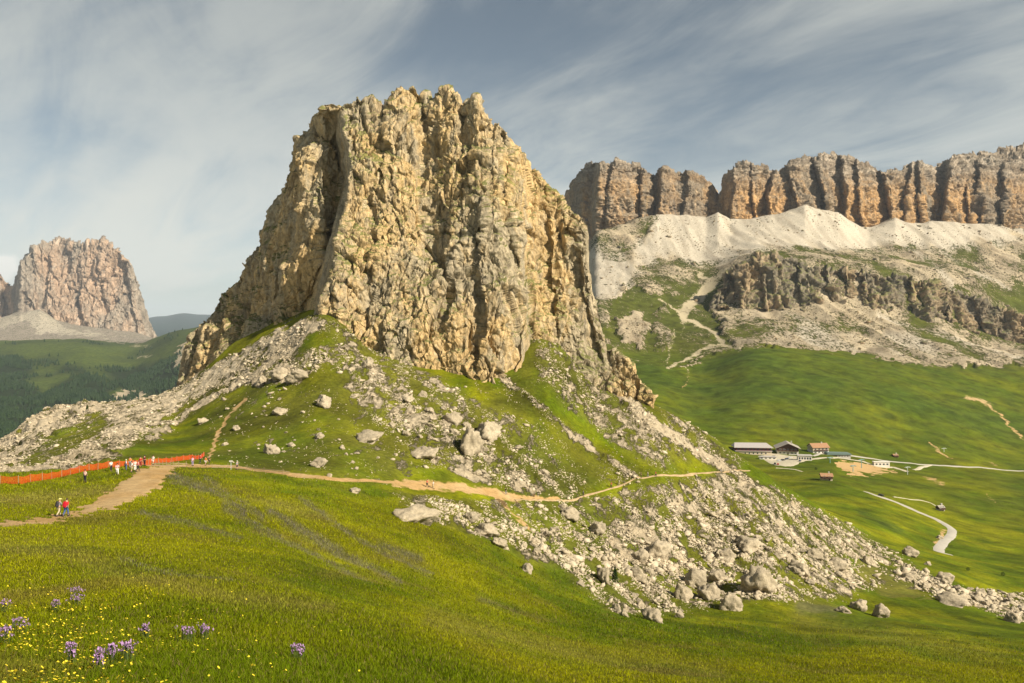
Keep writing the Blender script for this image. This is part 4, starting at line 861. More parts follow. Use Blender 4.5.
# ------------------------------------------------------------------ roads and trails
def ribbon(name, pts, width, mat, d0, d1, lift=.22, jit=0.0, world=None):
    W_ = world or [spot(x, y, d0, d1) for x, y in pts]
    P = np.array([(a[0], a[1]) for a in W_]); L = np.concatenate([[0], np.cumsum(np.hypot(*np.diff(P, axis=0).T))])
    n = max(8, int(L[-1]/max(1.0, width*.6))); s = np.linspace(0, L[-1], n)
    q = pchip(L, P, s)
    for _ in range(3): q[1:-1] = (q[:-2]+2*q[1:-1]+q[2:])/4
    t = np.gradient(q, axis=0); t /= np.linalg.norm(t, axis=1)[:, None]+1e-9; nrm = np.stack([-t[:, 1], t[:, 0]], -1)
    wv = width*(1+jit*n2d(s/6, s*0, 8)) if jit else np.full(n, width)
    V = []; f = []
    for i in range(n):
        for k in range(5):
            a = (k/4-.5)*wv[i]; x, y = q[i]+nrm[i]*a; V.append((x, y, zxy(x, y)+lift*(1 if 0 < k < 4 else -.6)))
    for i in range(n-1):
        for k in range(4): f.append((i*5+k, (i+1)*5+k, (i+1)*5+k+1, i*5+k+1))
    o = link_mesh(name, V, f, mat, smooth=True); o['kind'] = 'structure'; return o
M_asph = simple('pale_asphalt', (.40, .365, .30), .9, .12, .3)
M_gravel = simple('gravel_road', (.47, .41, .29), .95, .2, .4)
M_trail = simple('trodden_earth', (.36, .255, .135), .95, .3, .5)
M_line = simple('road_paint', (.75, .74, .70), .7, .08, 1)
ribbon('trail', [(515,500),(540,500),(562,500),(578,498),(592,494),(612,488),(632,480),(650,477),(680,475),(700,473),(725,472),(745,471),(750,471)], .7, M_trail, 180, 400, .12, .6)
LOWROAD = [(866,492),(876,496),(888,499),(900,504),(914,510),(928,516),(940,521),(948,526),(952,532),(949,538),(943,543),(939,548),(941,553),(951,557)]
rd = ribbon('road', LOWROAD, 6.4, M_asph, 380, 900, .3)
ribbon('road', [(812,456),(830,453),(852,456),(875,459),(895,462),(915,464),(930,465),(950,466),(985,468),(1024,471),(1100,475)], 5.5, M_asph, 600, 1200, .35)
ribbon('road', [(770,462),(782,464),(798,462),(812,459),(830,458),(846,459),(862,461),(878,467),(893,467),(902,470),(908,472)], 7, M_gravel, 560, 1200, .3)
ribbon('road', [(913,470),(922,467),(930,465)], 6, M_gravel, 560, 1200, .4)
ribbon('path', [(776,468),(790,469),(797,470),(803,472)], 2.5, M_gravel, 520, 900, .25)
ribbon('path', [(893,497),(915,500),(930,503),(938,507)], 2.0, M_gravel, 460, 900, .25)
def patch(name, poly, mat, d0, d1, lift=.3):
    """flat yard draped over the ground inside a ring of sighted corners"""
    W_ = [spot(x, y, d0, d1) for x, y in poly]; P = [(a[0], a[1]) for a in W_]
    cx, cy = sum(p[0] for p in P)/len(P), sum(p[1] for p in P)/len(P); V = [(cx, cy, zxy(cx, cy)+lift)]; n = len(P); R_ = 6
    ring = []
    for i in range(n):
        a, b = P[i], P[(i+1) % n]
        for k in range(4): ring.append((a[0]+(b[0]-a[0])*k/4, a[1]+(b[1]-a[1])*k/4))
    m = len(ring); f = []
    for j in range(1, R_+1):
        for x, y in ring:
            X = cx+(x-cx)*j/R_; Y = cy+(y-cy)*j/R_; V.append((X, Y, zxy(X, Y)+(lift if j < R_ else -.3)))
    for i in range(m): f.append((0, 1+i, 1+(i+1) % m))
    for j in range(R_-1):
        for i in range(m): f.append((1+j*m+i, 1+(j+1)*m+i, 1+(j+1)*m+(i+1) % m, 1+j*m+(i+1) % m))
    o = link_mesh(name, V, f, mat, smooth=True); o['kind'] = 'structure'; return o
patch('car_park', [(756,456),(770,452.5),(795,455.5),(812,459),(800,464),(786,467),(776,465.5),(765,461)], M_gravel, 560, 1100, .45)

# ------------------------------------------------------------------ buildings
M_wallw = simple('white_render', (.66, .61, .52), .9, .08, .8); M_wallc = simple('cream_render', (.50, .42, .30), .9, .1, .8)
M_wood = simple('dark_timber', (.085, .045, .03), .85, .3, 2); M_redw = simple('dark_red_timber', (.12, .03, .03), .8, .2, 2)
M_roofg = simple('grey_sheet_roof', (.42, .38, .35), .6, .12, .7); M_roofb = simple('rusty_shingle_roof', (.34, .19, .10), .85, .3, 1.2)
M_roofd = simple('slate_roof', (.33, .29, .24), .85, .2, 1.2); M_green = simple('green_sheet_metal', (.13, .18, .16), .5, .12, .5)
M_glass = simple('window_glass', (.03, .04, .05), .12, .05, 1); M_conc = simple('concrete', (.42, .39, .34), .9, .15, .8)
M_steel = simple('painted_steel', (.16, .30, .29), .5, .1, 1); M_galv = simple('galvanised_steel', (.50, .52, .50), .45, .1, 1)
def base_at(px, py, d0=440, d1=1300): x, y, z = spot(px, py, d0, d1); return Vector((x, y, z)), y/F
def win(p, x, y, z, w, h, axis='y', frame=M_wallw):
    fr = MB(); t_ = .12
    if axis == 'y': fr.box(x-w/2, x+w/2, y-t_, y+.02, z, z+h)
    else: fr.box(x-t_, x+.02, y-w/2, y+w/2, z, z+h)
    fo = fr.build('window', frame, p); pn = MB()
    if axis == 'y': pn.box(x-w/2+.12, x+w/2-.12, y-t_-.02, y-t_+.03, z+.12, z+h-.12)
    else: pn.box(x-t_-.02, x-t_+.03, y-w/2+.12, y+w/2-.12, z+.12, z+h-.12)
    pn.build('pane', M_glass, fo)
def chalet(name, px, py, W_, D_, H_, rise, rz, label, wall, upper, roof, gable_front=True, over=1.3, nwin=3, d=None):
    loc, k = base_at(px, py); r = empty(name, loc, rz); tag(r, label, 'building')
    b = MB(); b.box(-W_/2, W_/2, 0, D_, -3, H_*.5); b.build('wall', wall, r)
    u = MB(); u.box(-W_/2-.05, W_/2+.05, -.05, D_+.05, H_*.5, H_)
    if gable_front:
        u.prism([(-W_/2-.05, H_), (W_/2+.05, H_), (0, H_+rise)], -.05, D_+.05)
    else:
        n0 = len(u.v); x0, x1 = -W_/2-.05, W_/2+.05; u.add([(x0,0,H_),(x1,0,H_),(x1,D_,H_),(x0,D_,H_),(x0,D_/2,H_+rise),(x1,D_/2,H_+rise)], [(0,1,5,4),(3,4,5,2),(0,4,3),(1,2,5)])
    u.build('upper_wall', upper, r)
    rf = MB(); th = .35
    if gable_front:
        for s in (-1, 1):
            e = s*(W_/2+over); ez = H_-rise*over/(W_/2)
            pts = [(0, H_+rise+.05), (e, ez+.05), (e, ez+.05+th), (0, H_+rise+.05+th)]; 
            if s < 0: pts = pts[::-1]
            rf.prism(pts, -over*1.2, D_+over)
    else:
        x0, x1 = -W_/2-over, W_/2+over; sl = rise/(D_/2)
        for s in (-1, 1):
            ye = D_/2+s*(D_/2+over); ze = H_-sl*over+.05; zr = H_+rise+.05
            v = [(x0,D_/2,zr),(x1,D_/2,zr),(x1,ye,ze),(x0,ye,ze),(x0,D_/2,zr+th),(x1,D_/2,zr+th),(x1,ye,ze+th),(x0,ye,ze+th)]
            fs = [(0,1,2,3),(4,7,6,5),(0,4,5,1),(1,5,6,2),(2,6,7,3),(3,7,4,0)]
            rf.add(v, fs)
    ro = rf.build('roof', roof, r); ch = MB(); ch.box(W_*.18, W_*.18+1.1, D_*.45, D_*.45+1.1, H_+rise*.4, H_+rise+1.6); ch.build('chimney', M_conc, ro)
    for fl in range(2):
        z = .9+fl*H_*.5
        for i in range(nwin):
            x = (-.5+(i+.5)/nwin)*W_*.92
            if fl == 0 and i == nwin//2:
                dd = MB(); dd.box(x-.6, x+.6, -.12, .02, 0, 2.2); do = dd.build('door', M_wood, r); hd = MB(); hd.box(x+.35, x+.45, -.2, -.1, 1.0, 1.15); hd.build('handle', M_galv, do)
            else: win(r, x, -.02 if fl == 0 else -.07, z, W_/nwin*.48, 1.4)
    bl = MB(); z = H_*.5; bl.box(-W_*.48, W_*.48, -1.4, -.1, z-.1, z+.05); bl.box(-W_*.48, W_*.48, -1.45, -1.35, z+.05, z+1.0); bl.build('balcony', M_wood, r)
    return r
chalet('chalet', 788, 454.5, 21, 16, 7.0, 4.6, math.radians(-12), 'large chalet with wide overhanging grey gable roof and dark timber front', M_wallw, M_wood, M_roofd, True, 2.2, 5)
chalet('chalet', 821, 453.5, 18, 12, 6.6, 3.4, math.radians(8), 'chalet with rust brown roof and cream walls at the right end of the village', M_wallw, M_wallc, M_roofb, False, 1.0, 4)
chalet('hut', 827, 480.5, 8.5, 6, 3.4, 1.6, math.radians(-10), 'small brown roofed hut standing alone on the grass below the village', M_wallc, M_redw, M_roofb, False, .7, 2)
chalet('hut', 942, 511, 4.6, 3.6, 2.4, 1.1, math.radians(15), 'tiny grey hut beside the footpath above the winding road', M_conc, M_wood, M_roofd, False, .4, 2)
chalet('hut', 896, 457.5, 5.5, 4, 2.2, 1.0, math.radians(5), 'small dark hut above the upper road on the pasture', M_wood, M_wood, M_roofb, False, .4, 2)
# long hotel behind the spur
loc, k = base_at(757, 455, 560); r = empty('hotel', loc, math.radians(-4)); tag(r, 'long low hotel with pale flat roof and dark red window band behind the scree spur', 'building')
b = MB(); b.box(-22, 15, 0, 14, -4, 4.2); b.build('wall', M_wallc, r)
b = MB(); b.box(-21.5, 14.5, .3, 13.7, 4.2, 7.4); b.build('upper_wall', M_redw, r)
b = MB(); b.prism([(-23.5, 7.4), (16.5, 7.4), (16.5, 7.8), (-23.5, 7.8)], -1.2, 15); b.add([(-23.5,-1.2,7.85),(16.5,-1.2,7.85),(13,15,10.6),(-20,15,10.6),(-23.5,15,7.85),(16.5,15,7.85)], [(0,1,2,3),(1,5,2),(0,3,4),(3,2,5,4)]); b.build('roof', M_roofg, r)
b = MB(); b.box(-22.6, 15.6, -1.1, .25, 3.9, 4.3); b.build('terrace', M_roofg, r)
for i in range(9): win(r, -19+i*4.0, .3, 4.9, 2.4, 1.7, frame=M_redw)
for i in range(6): win(r, -12+i*4.2, 0, 1.0, 1.7, 1.7)
# small white outbuildings in front of the chalet
loc, k = base_at(805, 460.5, 560); r = empty('outbuilding', loc, math.radians(-10)); tag(r, 'low white outbuilding with large glass panes between chalet and car park', 'building')
b = MB(); b.box(-6.5, 6.5, 0, 7, -2, 4.4); b.build('wall', M_wallw, r); b = MB(); b.box(-7, 7, -.6, 7.5, 4.4, 4.9); b.build('roof', M_conc, r)
for i in range(5): win(r, -5+i*2.5, 0, 1.0, 1.7, 2.2)
loc, k = base_at(768, 459.5, 560); r = empty('shelter', loc, math.radians(-8)); tag(r, 'low white walled shelter with dark entrance between hotel and car park', 'building')
b = MB(); b.box(-8, 8, 0, 4, -2, 2.5); b.build('wall', M_wallw, r); b = MB(); b.box(-8.4, 8.4, -.5, 4.4, 2.5, 2.8); b.build('roof', M_roofg, r)
for i in range(4): win(r, -6+i*4, 0, .8, 2.2, 1.2)
loc, k = base_at(840, 457.5, 560); r = empty('lift_station', loc, math.radians(-3)); tag(r, 'long low lift station with green grey metal roof right of the rust roofed chalet', 'building')
b = MB(); b.box(-13, 11, 0, 9, -2, 2.6); b.build('wall', M_conc, r); b = MB(); b.prism([(-14.5, 2.6), (12.5, 2.6), (11, 4.1), (-13, 4.6)], -1, 10); b.build('roof', M_green, r)
b = MB(); b.box(-11, -3, -.12, .02, -.5, 2.1); b.build('gate', M_wood, r)
for i in range(4): win(r, -.5+i*2.8, 0, .8, 1.8, 1.2)
loc, k = base_at(882, 467, 560); r = empty('cabin', loc, math.radians(-2)); tag(r, 'white flat roofed cabin with four dark windows beside the gravel road', 'building')
b = MB(); b.box(-8, 8, 0, 5, -1.5, 5.0); b.build('wall', M_wallw, r); b = MB(); b.box(-8.3, 8.3, -.4, 5.3, 5.0, 5.4); b.build('roof', M_wallw, r)
for i in range(4): win(r, -5.6+i*3.7, 0, 2.2, 2.0, 1.6, frame=M_conc)
# summit station on the cliff wall
D_ = 2705; x_, z_ = (616-CX)/F*D_, (HY-163.5)/F*D_; r = empty('summit_station', (x_, D_, z_)); tag(r, 'dark cable car station with antenna on top of the distant cliff', 'building')
b = MB(); b.prism([(-11,-8),(13,-8),(13,11),(5,14),(-3,9),(-11,5)], 0, 16); b.build('wall', M_wood, r)
b = MB(); b.prism([(-3,9.3),(5,14.4),(13.6,11.4),(13.6,12.4),(5,15.6),(-3.4,10.5)], -.8, 17); b.build('roof', M_green, r)
b = MB(); b.tube((8,6,12),(8,6,25),.8,.4); b.build('antenna', M_galv, r)
for i in range(3): win(r, -1+i*5, 0, 2, 3, 3)
# lift pylons
def pylon(px, py, h, mat, label):
    loc, k = base_at(px, py, 500); r = empty('lift_pylon', loc, .3); tag(r, label, 'pylon', 'chairlift pylons')
    b = MB(); b.tube((0,0,-1),(0,0,h),.38,.25); b.build('pole', mat, r); b = MB(); b.box(-2.6,2.6,-.2,.2,h-.7,h-.3); b.build('cross_arm', mat, r)
    for s in (-1,1):
        q = MB(); q.box(s*2.3-.25, s*2.3+.25, -1.4, 1.4, h-1.2, h-.7); q.build('pulley_frame', mat, r)
pylon(861.5, 468, 9, M_steel, 'taller teal lift pylon beside the gravel yard'); pylon(853, 471.5, 6, M_steel, 'short teal lift pylon on the bare earth'); pylon(907.5, 474.5, 8, M_galv, 'pale lift pylon at the end of the gravel road'); pylon(830, 463, 6, M_steel, 'dark lift pylon in front of the lift station'); pylon(944, 452, 5, M_galv, 'thin pale pylon high on the pasture'); 

# parked cars
def car_proto():
    r = empty('parked_car', (0,0,0)); b = MB()
    b.prism([(-2.1,.35),(2.1,.35),(2.15,.75),(1.3,.95),(.7,1.4),(-1.3,1.42),(-2.0,.98),(-2.15,.7)], -.85, .85); b.build('body', None, r)
    g = MB(); g.prism([(-1.75,.98),(1.05,.98),(.62,1.34),(-1.2,1.36)], -.87, .87); g.build('window', M_glass, r)
    for x in (-1.3, 1.3):
        for s in (-1, 1):
            w = MB(); w.tube((x, s*.70, .33), (x, s*.9, .33), .33, n=12); wo_ = w.build('wheel', M_tyre, r); q = MB(); q.tube((x, s*.9, .33), (x, s*.92, .33), .18, n=10); q.build('rim', M_galv, wo_)
    return r
M_tyre = simple('tyre_rubber', (.02,.02,.02), .9)
proto = car_proto()
CARS = [(779,461.5,(.55,.55,.55),'silver'),(783,461,(.03,.03,.035),'black'),(787,460,(.04,.05,.08),'dark blue'),(775,464.5,(.05,.05,.05),'charcoal'),(778,465.2,(.3,.03,.03),'dark red'),(770,458,(.65,.65,.62),'white'),(774,457.6,(.03,.03,.03),'black'),(790,458.5,(.62,.62,.6),'white'),(762,457.5,(.3,.3,.32),'grey'),(800,461.8,(.06,.07,.1),'navy'),(881,496.8,(.02,.02,.02),'dark')]
WHERE = ['in the middle row of the car park, left end','in the middle row of the car park beside the silver one','at the right end of the middle row of the car park','at the car park edge, left of the dark red one','at the near edge of the car park','at the back of the car park below the shelter','at the back of the car park right of the white one','at the back right of the car park below the large chalet','at the far left of the car park under the hotel','near the white outbuilding','on the lower road where it leaves the grass shoulder']
for i, (px, py, col, nm) in enumerate(CARS):
    c = proto if i == 0 else copy_tree(proto); c.location = base_at(px, py, 480)[0]+Vector((0,0,.45)); c.rotation_euler = (0,0,[.3,.35,.28,1.2,1.25,.1,.1,.2,.5,1.0,-.6][i])
    tag(c, f'{nm} car parked {WHERE[i]}', 'car', 'cars parked by the village'); mt = simple('car_paint_'+nm.replace(' ', '_'), col, .35, .02)
    for ch in c.children:
        if ch.name.startswith('body'): ch.data = ch.data.copy() if i else ch.data; ch.data.materials.clear(); ch.data.materials.append(mt)

# ------------------------------------------------------------------ trees
def leaf_mat(name, c0, c1, sc=.8):
    m = bpy.data.materials.new(name); m.use_nodes = True; t = NT(m.node_tree)
    b = t.n('ShaderNodeBsdfPrincipled'); o = t.n('ShaderNodeOutputMaterial'); t.l(b.outputs[0], o.inputs[0])
    geo = t.n('ShaderNodeNewGeometry'); t.l(t.mix(t.mr(t.noise(geo.outputs['Position'], sc, 5, .7), .35, .65), c0+(1,), c1+(1,)), b.inputs['Base Color'])
    b.inputs['Roughness'].default_value = .9; b.inputs['Specular IOR Level'].default_value = .1; return m
M_needle = leaf_mat('spruce_needles', (.018,.035,.010), (.05,.08,.018)); M_bark = simple('bark', (.12,.09,.06), .95, .3, 6); M_bush = leaf_mat('shrub_leaves', (.03,.05,.012), (.07,.10,.02))
def spruce(px, py, hpx, label, d0=128, d1=460, seed=0, round_=False):
    X, D, zz = spot(px, py, d0, d1); h = hpx*D/F; r = empty('shrub' if round_ else 'spruce_tree', (X, D, zz)); tag(r, label, 'shrub' if round_ else 'tree')
    rg = np.random.default_rng(seed+5); b = MB(); b.tube((0,0,-.3),(0,0,h*.9), h*.03, h*.006); b.build('trunk' if not round_ else 'stem', M_bark, r)
    V = []; n = 1500
    u = rg.uniform(0, 1, n)**(.75); a = rg.uniform(0, 6.28, n); tier = .80+.20*np.abs(np.sin(u*26+np.sin(a*3)))
    rr = (1-u)*.26*h*tier*(1+.25*np.sin(a*5+u*9)) if not round_ else np.sqrt(np.maximum(0, 1-(2*u-1)**2))*.5*h
    rr = rr*rg.uniform(.55, 1.05, n); z = h*(.04+.96*u)-(.10*rr if not round_ else 0)
    s = h*.035*rg.uniform(.6, 1.5, n); c = np.stack([rr*np.cos(a), rr*np.sin(a), z], -1)
    d1_ = rg.normal(size=(n,3)); d1_ /= np.linalg.norm(d1_, axis=1)[:, None]; d2 = rg.normal(size=(n,3)); d2 /= np.linalg.norm(d2, axis=1)[:, None]
    V = np.stack([c-d1_*s[:,None], c+d2*s[:,None], c+d1_*s[:,None]-d2*s[:,None]*.2], 1).reshape(-1,3); Fc = np.arange(3*n).reshape(-1,3)
    link_mesh('crown', V, Fc, M_needle if not round_ else M_bush, r); return r
spruce(615, 583, 17, 'small dark spruce growing among the boulders at the foot of the scree', seed=1)
spruce(87, 409.5, 5.5, 'little dark spruce on the skyline of the rocky shoulder at the left', 250, 400, seed=2)
spruce(384, 348, 8, 'small dark spruce at the foot of the rock face above the scree', 200, 400, seed=3)
spruce(968, 571, 3.5, 'low dark shrub on the grass beyond the rubble band', 300, 600, seed=4, round_=True)
spruce(816, 470, 2.6, 'dark bush on the grass between village and small hut', 500, 1000, seed=5, round_=True)
spruce(874, 549, 3.5, 'dark green bush on the slope beyond the scree', 300, 600, seed=6, round_=True)
spruce(1003, 576, 4, 'dark round bush at the upper edge of the rubble band near the picture edge', 250, 460, seed=7, round_=True)
# woods in the far valley: thousands of conifers
rg = np.random.default_rng(12); v0, f0 = [], []
def conifer():
    v = []; f = []
    for z0, z1, r_ in ((.1, .62, .24), (.4, 1.0, .16)):
        k = len(v); 
        for i in range(6): a = i*math.pi/3; v.append((r_*math.cos(a)*rg.uniform(.8,1.2), r_*math.sin(a)*rg.uniform(.8,1.2), z0))
        v.append((0,0,z1)); f += [(k+i, k+(i+1) % 6, k+6) for i in range(6)]
    return np.array(v, np.float32), np.array(f)
cs_ = [conifer() for _ in range(5)]
wf = dpy*(Dg > 1200)*(Dg < 5400)*(PXg < 215)*(PXg > -80)*(np.clip(DARK-.42, 0, 1)+.04*(DARK > .3))*np.clip(.5+1.6*fbm2(UX/180, UY/260, 2, 88), .02, 2)
NT_ = 9000; px, d, z, c, r = scatter(wf, NT_, rg); hh = rg.uniform(14, 26, NT_)
V, Fc = merge(cs_, np.stack([(px-CX)/F*d, d, z-1], -1), hh[:, None]*np.array([[1.15,1.15,1]]), rg.uniform(0,6.28,NT_), rg.integers(0,5,NT_))
o = link_mesh('woods', V, Fc, leaf_mat('far_conifers', (.012,.026,.012), (.030,.050,.018), .02)); tag(o, 'dark conifer woods filling the valley far below on the left', kind='stuff')

# ------------------------------------------------------------------ orange safety fence along the saddle
M_net = simple('orange_plastic_net', (.60, .075, .015), .6, .15, 4); M_post = simple('weathered_wood', (.30,.22,.14), .9, .3, 4); M_tape = simple('orange_tape', (.72,.16,.02), .5, .1, 4)
def fence(label, line, h, d0, d1, step=2.4, net=True, cat='fence'):
    W_ = np.array([spot(x, y, d0, d1) for x, y in line]); P = W_[:, :2]; L = np.concatenate([[0], np.cumsum(np.hypot(*np.diff(P, axis=0).T))])
    n = max(2, int(L[-1]/.25)); s = np.linspace(0, L[-1], n); q = np.stack([np.interp(s, L, P[:,0]), np.interp(s, L, P[:,1])], -1); q[:,1] += .35*np.sin(s/3.1); g = np.array([zxy(a, b) for a, b in q])
    r = empty('safety_fence' if net else 'wooden_fence', (q[0][0], q[0][1], g[0])); tag(r, label, cat); o0 = Vector((q[0][0], q[0][1], g[0]))
    ps = []
    for k in range(int(L[-1]/step)+1):
        i = min(n-1, int(k*step/.25)); b = MB(); p = Vector((q[i][0], q[i][1], g[i]))-o0; b.tube(p-Vector((0,0,.3)), p+Vector((random.uniform(-.06,.06), 0, h+.1)), .045, .04, n=6)
        if k < 95: b.build('post', M_post, r)
    m = MB(); sag = lambda i: h*(1-.16*abs(math.sin(math.pi*s[i]/step))-.10*(math.sin(s[i]*.37)+1)*.5)
    rowsN = 8 if net else 2
    for a in range(rowsN):
        fz = (a+.3)/rowsN
        for i in range(n-1):
            p0 = Vector((q[i][0], q[i][1], g[i]+.03))-o0; p1 = Vector((q[i+1][0], q[i+1][1], g[i+1]+.03))-o0; w = .026 if net else .05
            z0, z1 = sag(i)*fz, sag(i+1)*fz
            m.add([p0+Vector((0,0,z0-w)), p1+Vector((0,0,z1-w)), p1+Vector((0,.015,z1+w)), p0+Vector((0,.015,z0+w))], [(0,1,2,3)])
    if net:
        for i in range(n):
            p0 = Vector((q[i][0], q[i][1]-.01, g[i]+.03))-o0; m.add([p0+Vector((-.024,0,0)), p0+Vector((.024,0,0)), p0+Vector((.024,0,sag(i))), p0+Vector((-.024,0,sag(i)))], [(0,1,2,3)])
    m.build('net' if net else 'rail', M_net if net else M_post, r); return r
fence('orange plastic safety net on short posts sagging along the left edge of the saddle', [(-60,486),(-30,485),(0,484),(22,484),(38,481),(52,479),(70,475),(88,471),(104,468.5),(122,466.5),(140,465),(150,465)], 1.15, 85, 200)
fence('short orange net beyond the hikers, right of the main fence', [(150,463.5),(165,462.5),(178,461),(190,459.5),(204,456)], 1.0, 140, 220)
fence('low wooden post and rail fence along the crest between the two hiker groups', [(152,466.5),(162,466),(174,466),(188,466.5)], .9, 128, 200, 1.6, net=False)
fence('thin rail fence beside the trail right of the crest', [(212,468),(230,468),(250,470),(270,472),(290,474)], .8, 130, 230, 4.0, net=False)
# ------------------------------------------------------------------ people
M_skin = simple('skin', (.48,.28,.19), .6, .05)
def skin_mesh(joints, edges, name, sub=1, root=0):
    me = bpy.data.meshes.new(name); me.from_pydata([j[:3] for j in joints], edges, []); me.update()
    o = bpy.data.objects.new(name, me); C.objects.link(o); o.modifiers.new('s', 'SKIN'); sv = me.skin_vertices[0].data
    for i, j in enumerate(joints): r = j[3]; sv[i].radius = (r, r if len(j) < 5 else j[4]); sv[i].use_root = (i == root)
    s = o.modifiers.new('u', 'SUBSURF'); s.levels = sub; s.render_levels = sub
    bpy.context.view_layer.update(); dg = bpy.context.evaluated_depsgraph_get(); nm = bpy.data.meshes.new_from_object(o.evaluated_get(dg)); nm.name = name
    bpy.data.objects.remove(o); bpy.data.meshes.remove(me)
    nm.polygons.foreach_set('use_smooth', np.ones(len(nm.polygons), bool)); return nm
def pose(st, arm, lean):
    """st: stride, arm: arm swing, lean: forward lean of the trunk (towards -y)"""
    L = lambda z: -lean*(z-.95)
    J = [(0,0,.95,.15,.12),(0,L(1.15),1.15,.135,.10),(0,L(1.38),1.38,.155,.10),(0,L(1.48),1.48,.07),(0,L(1.56)-.01,1.56,.065),(0,L(1.66)-.02,1.66,.092,.105),(0,L(1.75)-.015,1.75,.07)]
    for s in (-1, 1):
        ph = st*s
        k = (s*.10, -ph*.35-.03-abs(ph)*.1, .50+abs(ph)*.02); a = (s*.11, -ph*.62+(.10 if ph < 0 else 0), .09+(.06 if ph < 0 else 0))
        J += [(s*.09,0,.88,.095),(k[0],k[1],k[2],.062),(a[0],a[1],a[2],.042),(a[0],a[1]-.13,a[2]-.05,.04)]
    for s in (-1, 1):
        aw = arm*s
        J += [(s*.19,L(1.41),1.41,.058),(s*.24,L(1.41)+aw*.2,1.13,.044),(s*.25,L(1.41)+aw*.42-.12,.90+abs(aw)*.06,.032),(s*.25,L(1.41)+aw*.46-.17,.82+abs(aw)*.08,.034)]
    E = [(0,1),(1,2),(2,3),(3,4),(4,5),(5,6),(0,7),(7,8),(8,9),(9,10),(0,11),(11,12),(12,13),(13,14),(2,15),(15,16),(16,17),(17,18),(2,19),(19,20),(20,21),(21,22)]
    return J, E
def person_meshes(st, arm, lean, shorts=False):
    J, E = pose(st, arm, lean); up = lambda j, d: (j[0], j[1], j[2], j[3]+d)+((j[4]+d,) if len(j) > 4 else ())
    b = skin_mesh(J, E, 'person')
    sh = [up(J[0], .015), up(J[1], .02), up(J[2], .02), up(J[15], .018), up(J[16], .02), up(J[19], .018), up(J[20], .02)]
    shm = skin_mesh(sh, [(0,1),(1,2),(2,3),(3,4),(2,5),(5,6)], 'shirt')
    kk = 1 if not shorts else .45
    def leg(i):
        a, k, f_ = J[i], J[i+1], J[i+2]; 
        if shorts: return [up(a, .022), (a[0]+(k[0]-a[0])*.9, a[1]+(k[1]-a[1])*.9, a[2]+(k[2]-a[2])*.9, .085)]
        return [up(a, .022), up(k, .028), (f_[0], f_[1], f_[2]+.03, .06)]
    l1, l2 = leg(7), leg(11); tr = [up(J[0], .022)]+l1+l2; n = len(l1)
    tm = skin_mesh(tr, [(0,1)]+[(i, i+1) for i in range(1, n)]+[(0, n+1)]+[(n+i, n+i+1) for i in range(1, n)], 'trousers')
    hd = J[5]; hm_ = MB(); hm_.ball((hd[0], hd[1]+.015, hd[2]+.035), .112, 12, 8, (.95, 1.05, .95)); 
    shs = MB()
    for i in (9, 13): f_ = J[i]; shs.box(f_[0]-.055, f_[0]+.055, f_[1]-.2, f_[1]+.07, f_[2]-.10, f_[2]+.0)
    return b, shm, tm, hm_, shs, J
POSES = [person_meshes(.0, .1, .02), person_meshes(.32, .5, .12), person_meshes(-.28, -.5, .18), person_meshes(.12, .2, .05, True)]
_mc = {}
def cm(col, nm='cloth'):
    k = tuple(col)
    if k not in _mc: _mc[k] = simple(nm, col, .85, .08)
    return _mc[k]
WHT=(.72,.68,.62); RED=(.55,.03,.03); PNK=(.66,.22,.24); BLU=(.06,.10,.25); DRK=(.03,.03,.035); BEI=(.50,.42,.28); ORG=(.70,.22,.05); YEL=(.65,.58,.20); GRY=(.25,.25,.25); HAIR=(.06,.04,.025)
def person(px, py, p, rz, shirt, trous, hair, label, group, d0=60, d1=400, hat=False, loc=None):
    b, s, t, h, sh, J = POSES[p]; X, D, z = loc or spot(px, py, d0, d1)
    def use(m, mat): q = m.copy(); q.materials.clear(); q.materials.append(mat); return q
    o = bpy.data.objects.new('person', use(b, M_skin)); C.objects.link(o); o.location = (X, D, z+.03); o.rotation_euler = (0,0,rz); tag(o, label, 'person', group)
    for nm, m, c in (('shirt', s, shirt), ('trousers', t, trous)):
        q = bpy.data.objects.new(nm, use(m, cm(c))); C.objects.link(q); q.parent = o
    hb_ = MB(); hb_.v = list(h.v); hb_.f = list(h.f); hb_.m = list(h.m)
    if hat: c = J[5]; hb_.tube((c[0], c[1], c[2]+.05), (c[0], c[1], c[2]+.07), .2, .19, n=14)
    hb_.build('hat' if hat else 'hair', cm(hair), o, True); q = MB(); q.v = sh.v; q.f = sh.f; q.m = sh.m; q.build('shoes', cm(DRK), o)
    return o
G1 = 'hikers gathered on the saddle'; G2 = 'hikers where the side path meets the trail'; G3 = 'hikers strung along the trail'
pa = person(59, 516.5, 1, math.pi*.82, GRY, BEI, YEL, 'hiker with yellow sun hat and beige trousers walking left of the red backpack', 'pair of hikers on the earth path', 60, 130, hat=True)
pb = person(66, 516.5, 2, math.pi*.95, RED, BLU, HAIR, 'hiker carrying a red backpack, dark blue trousers, on the earth path', 'pair of hikers on the earth path', 60, 130)
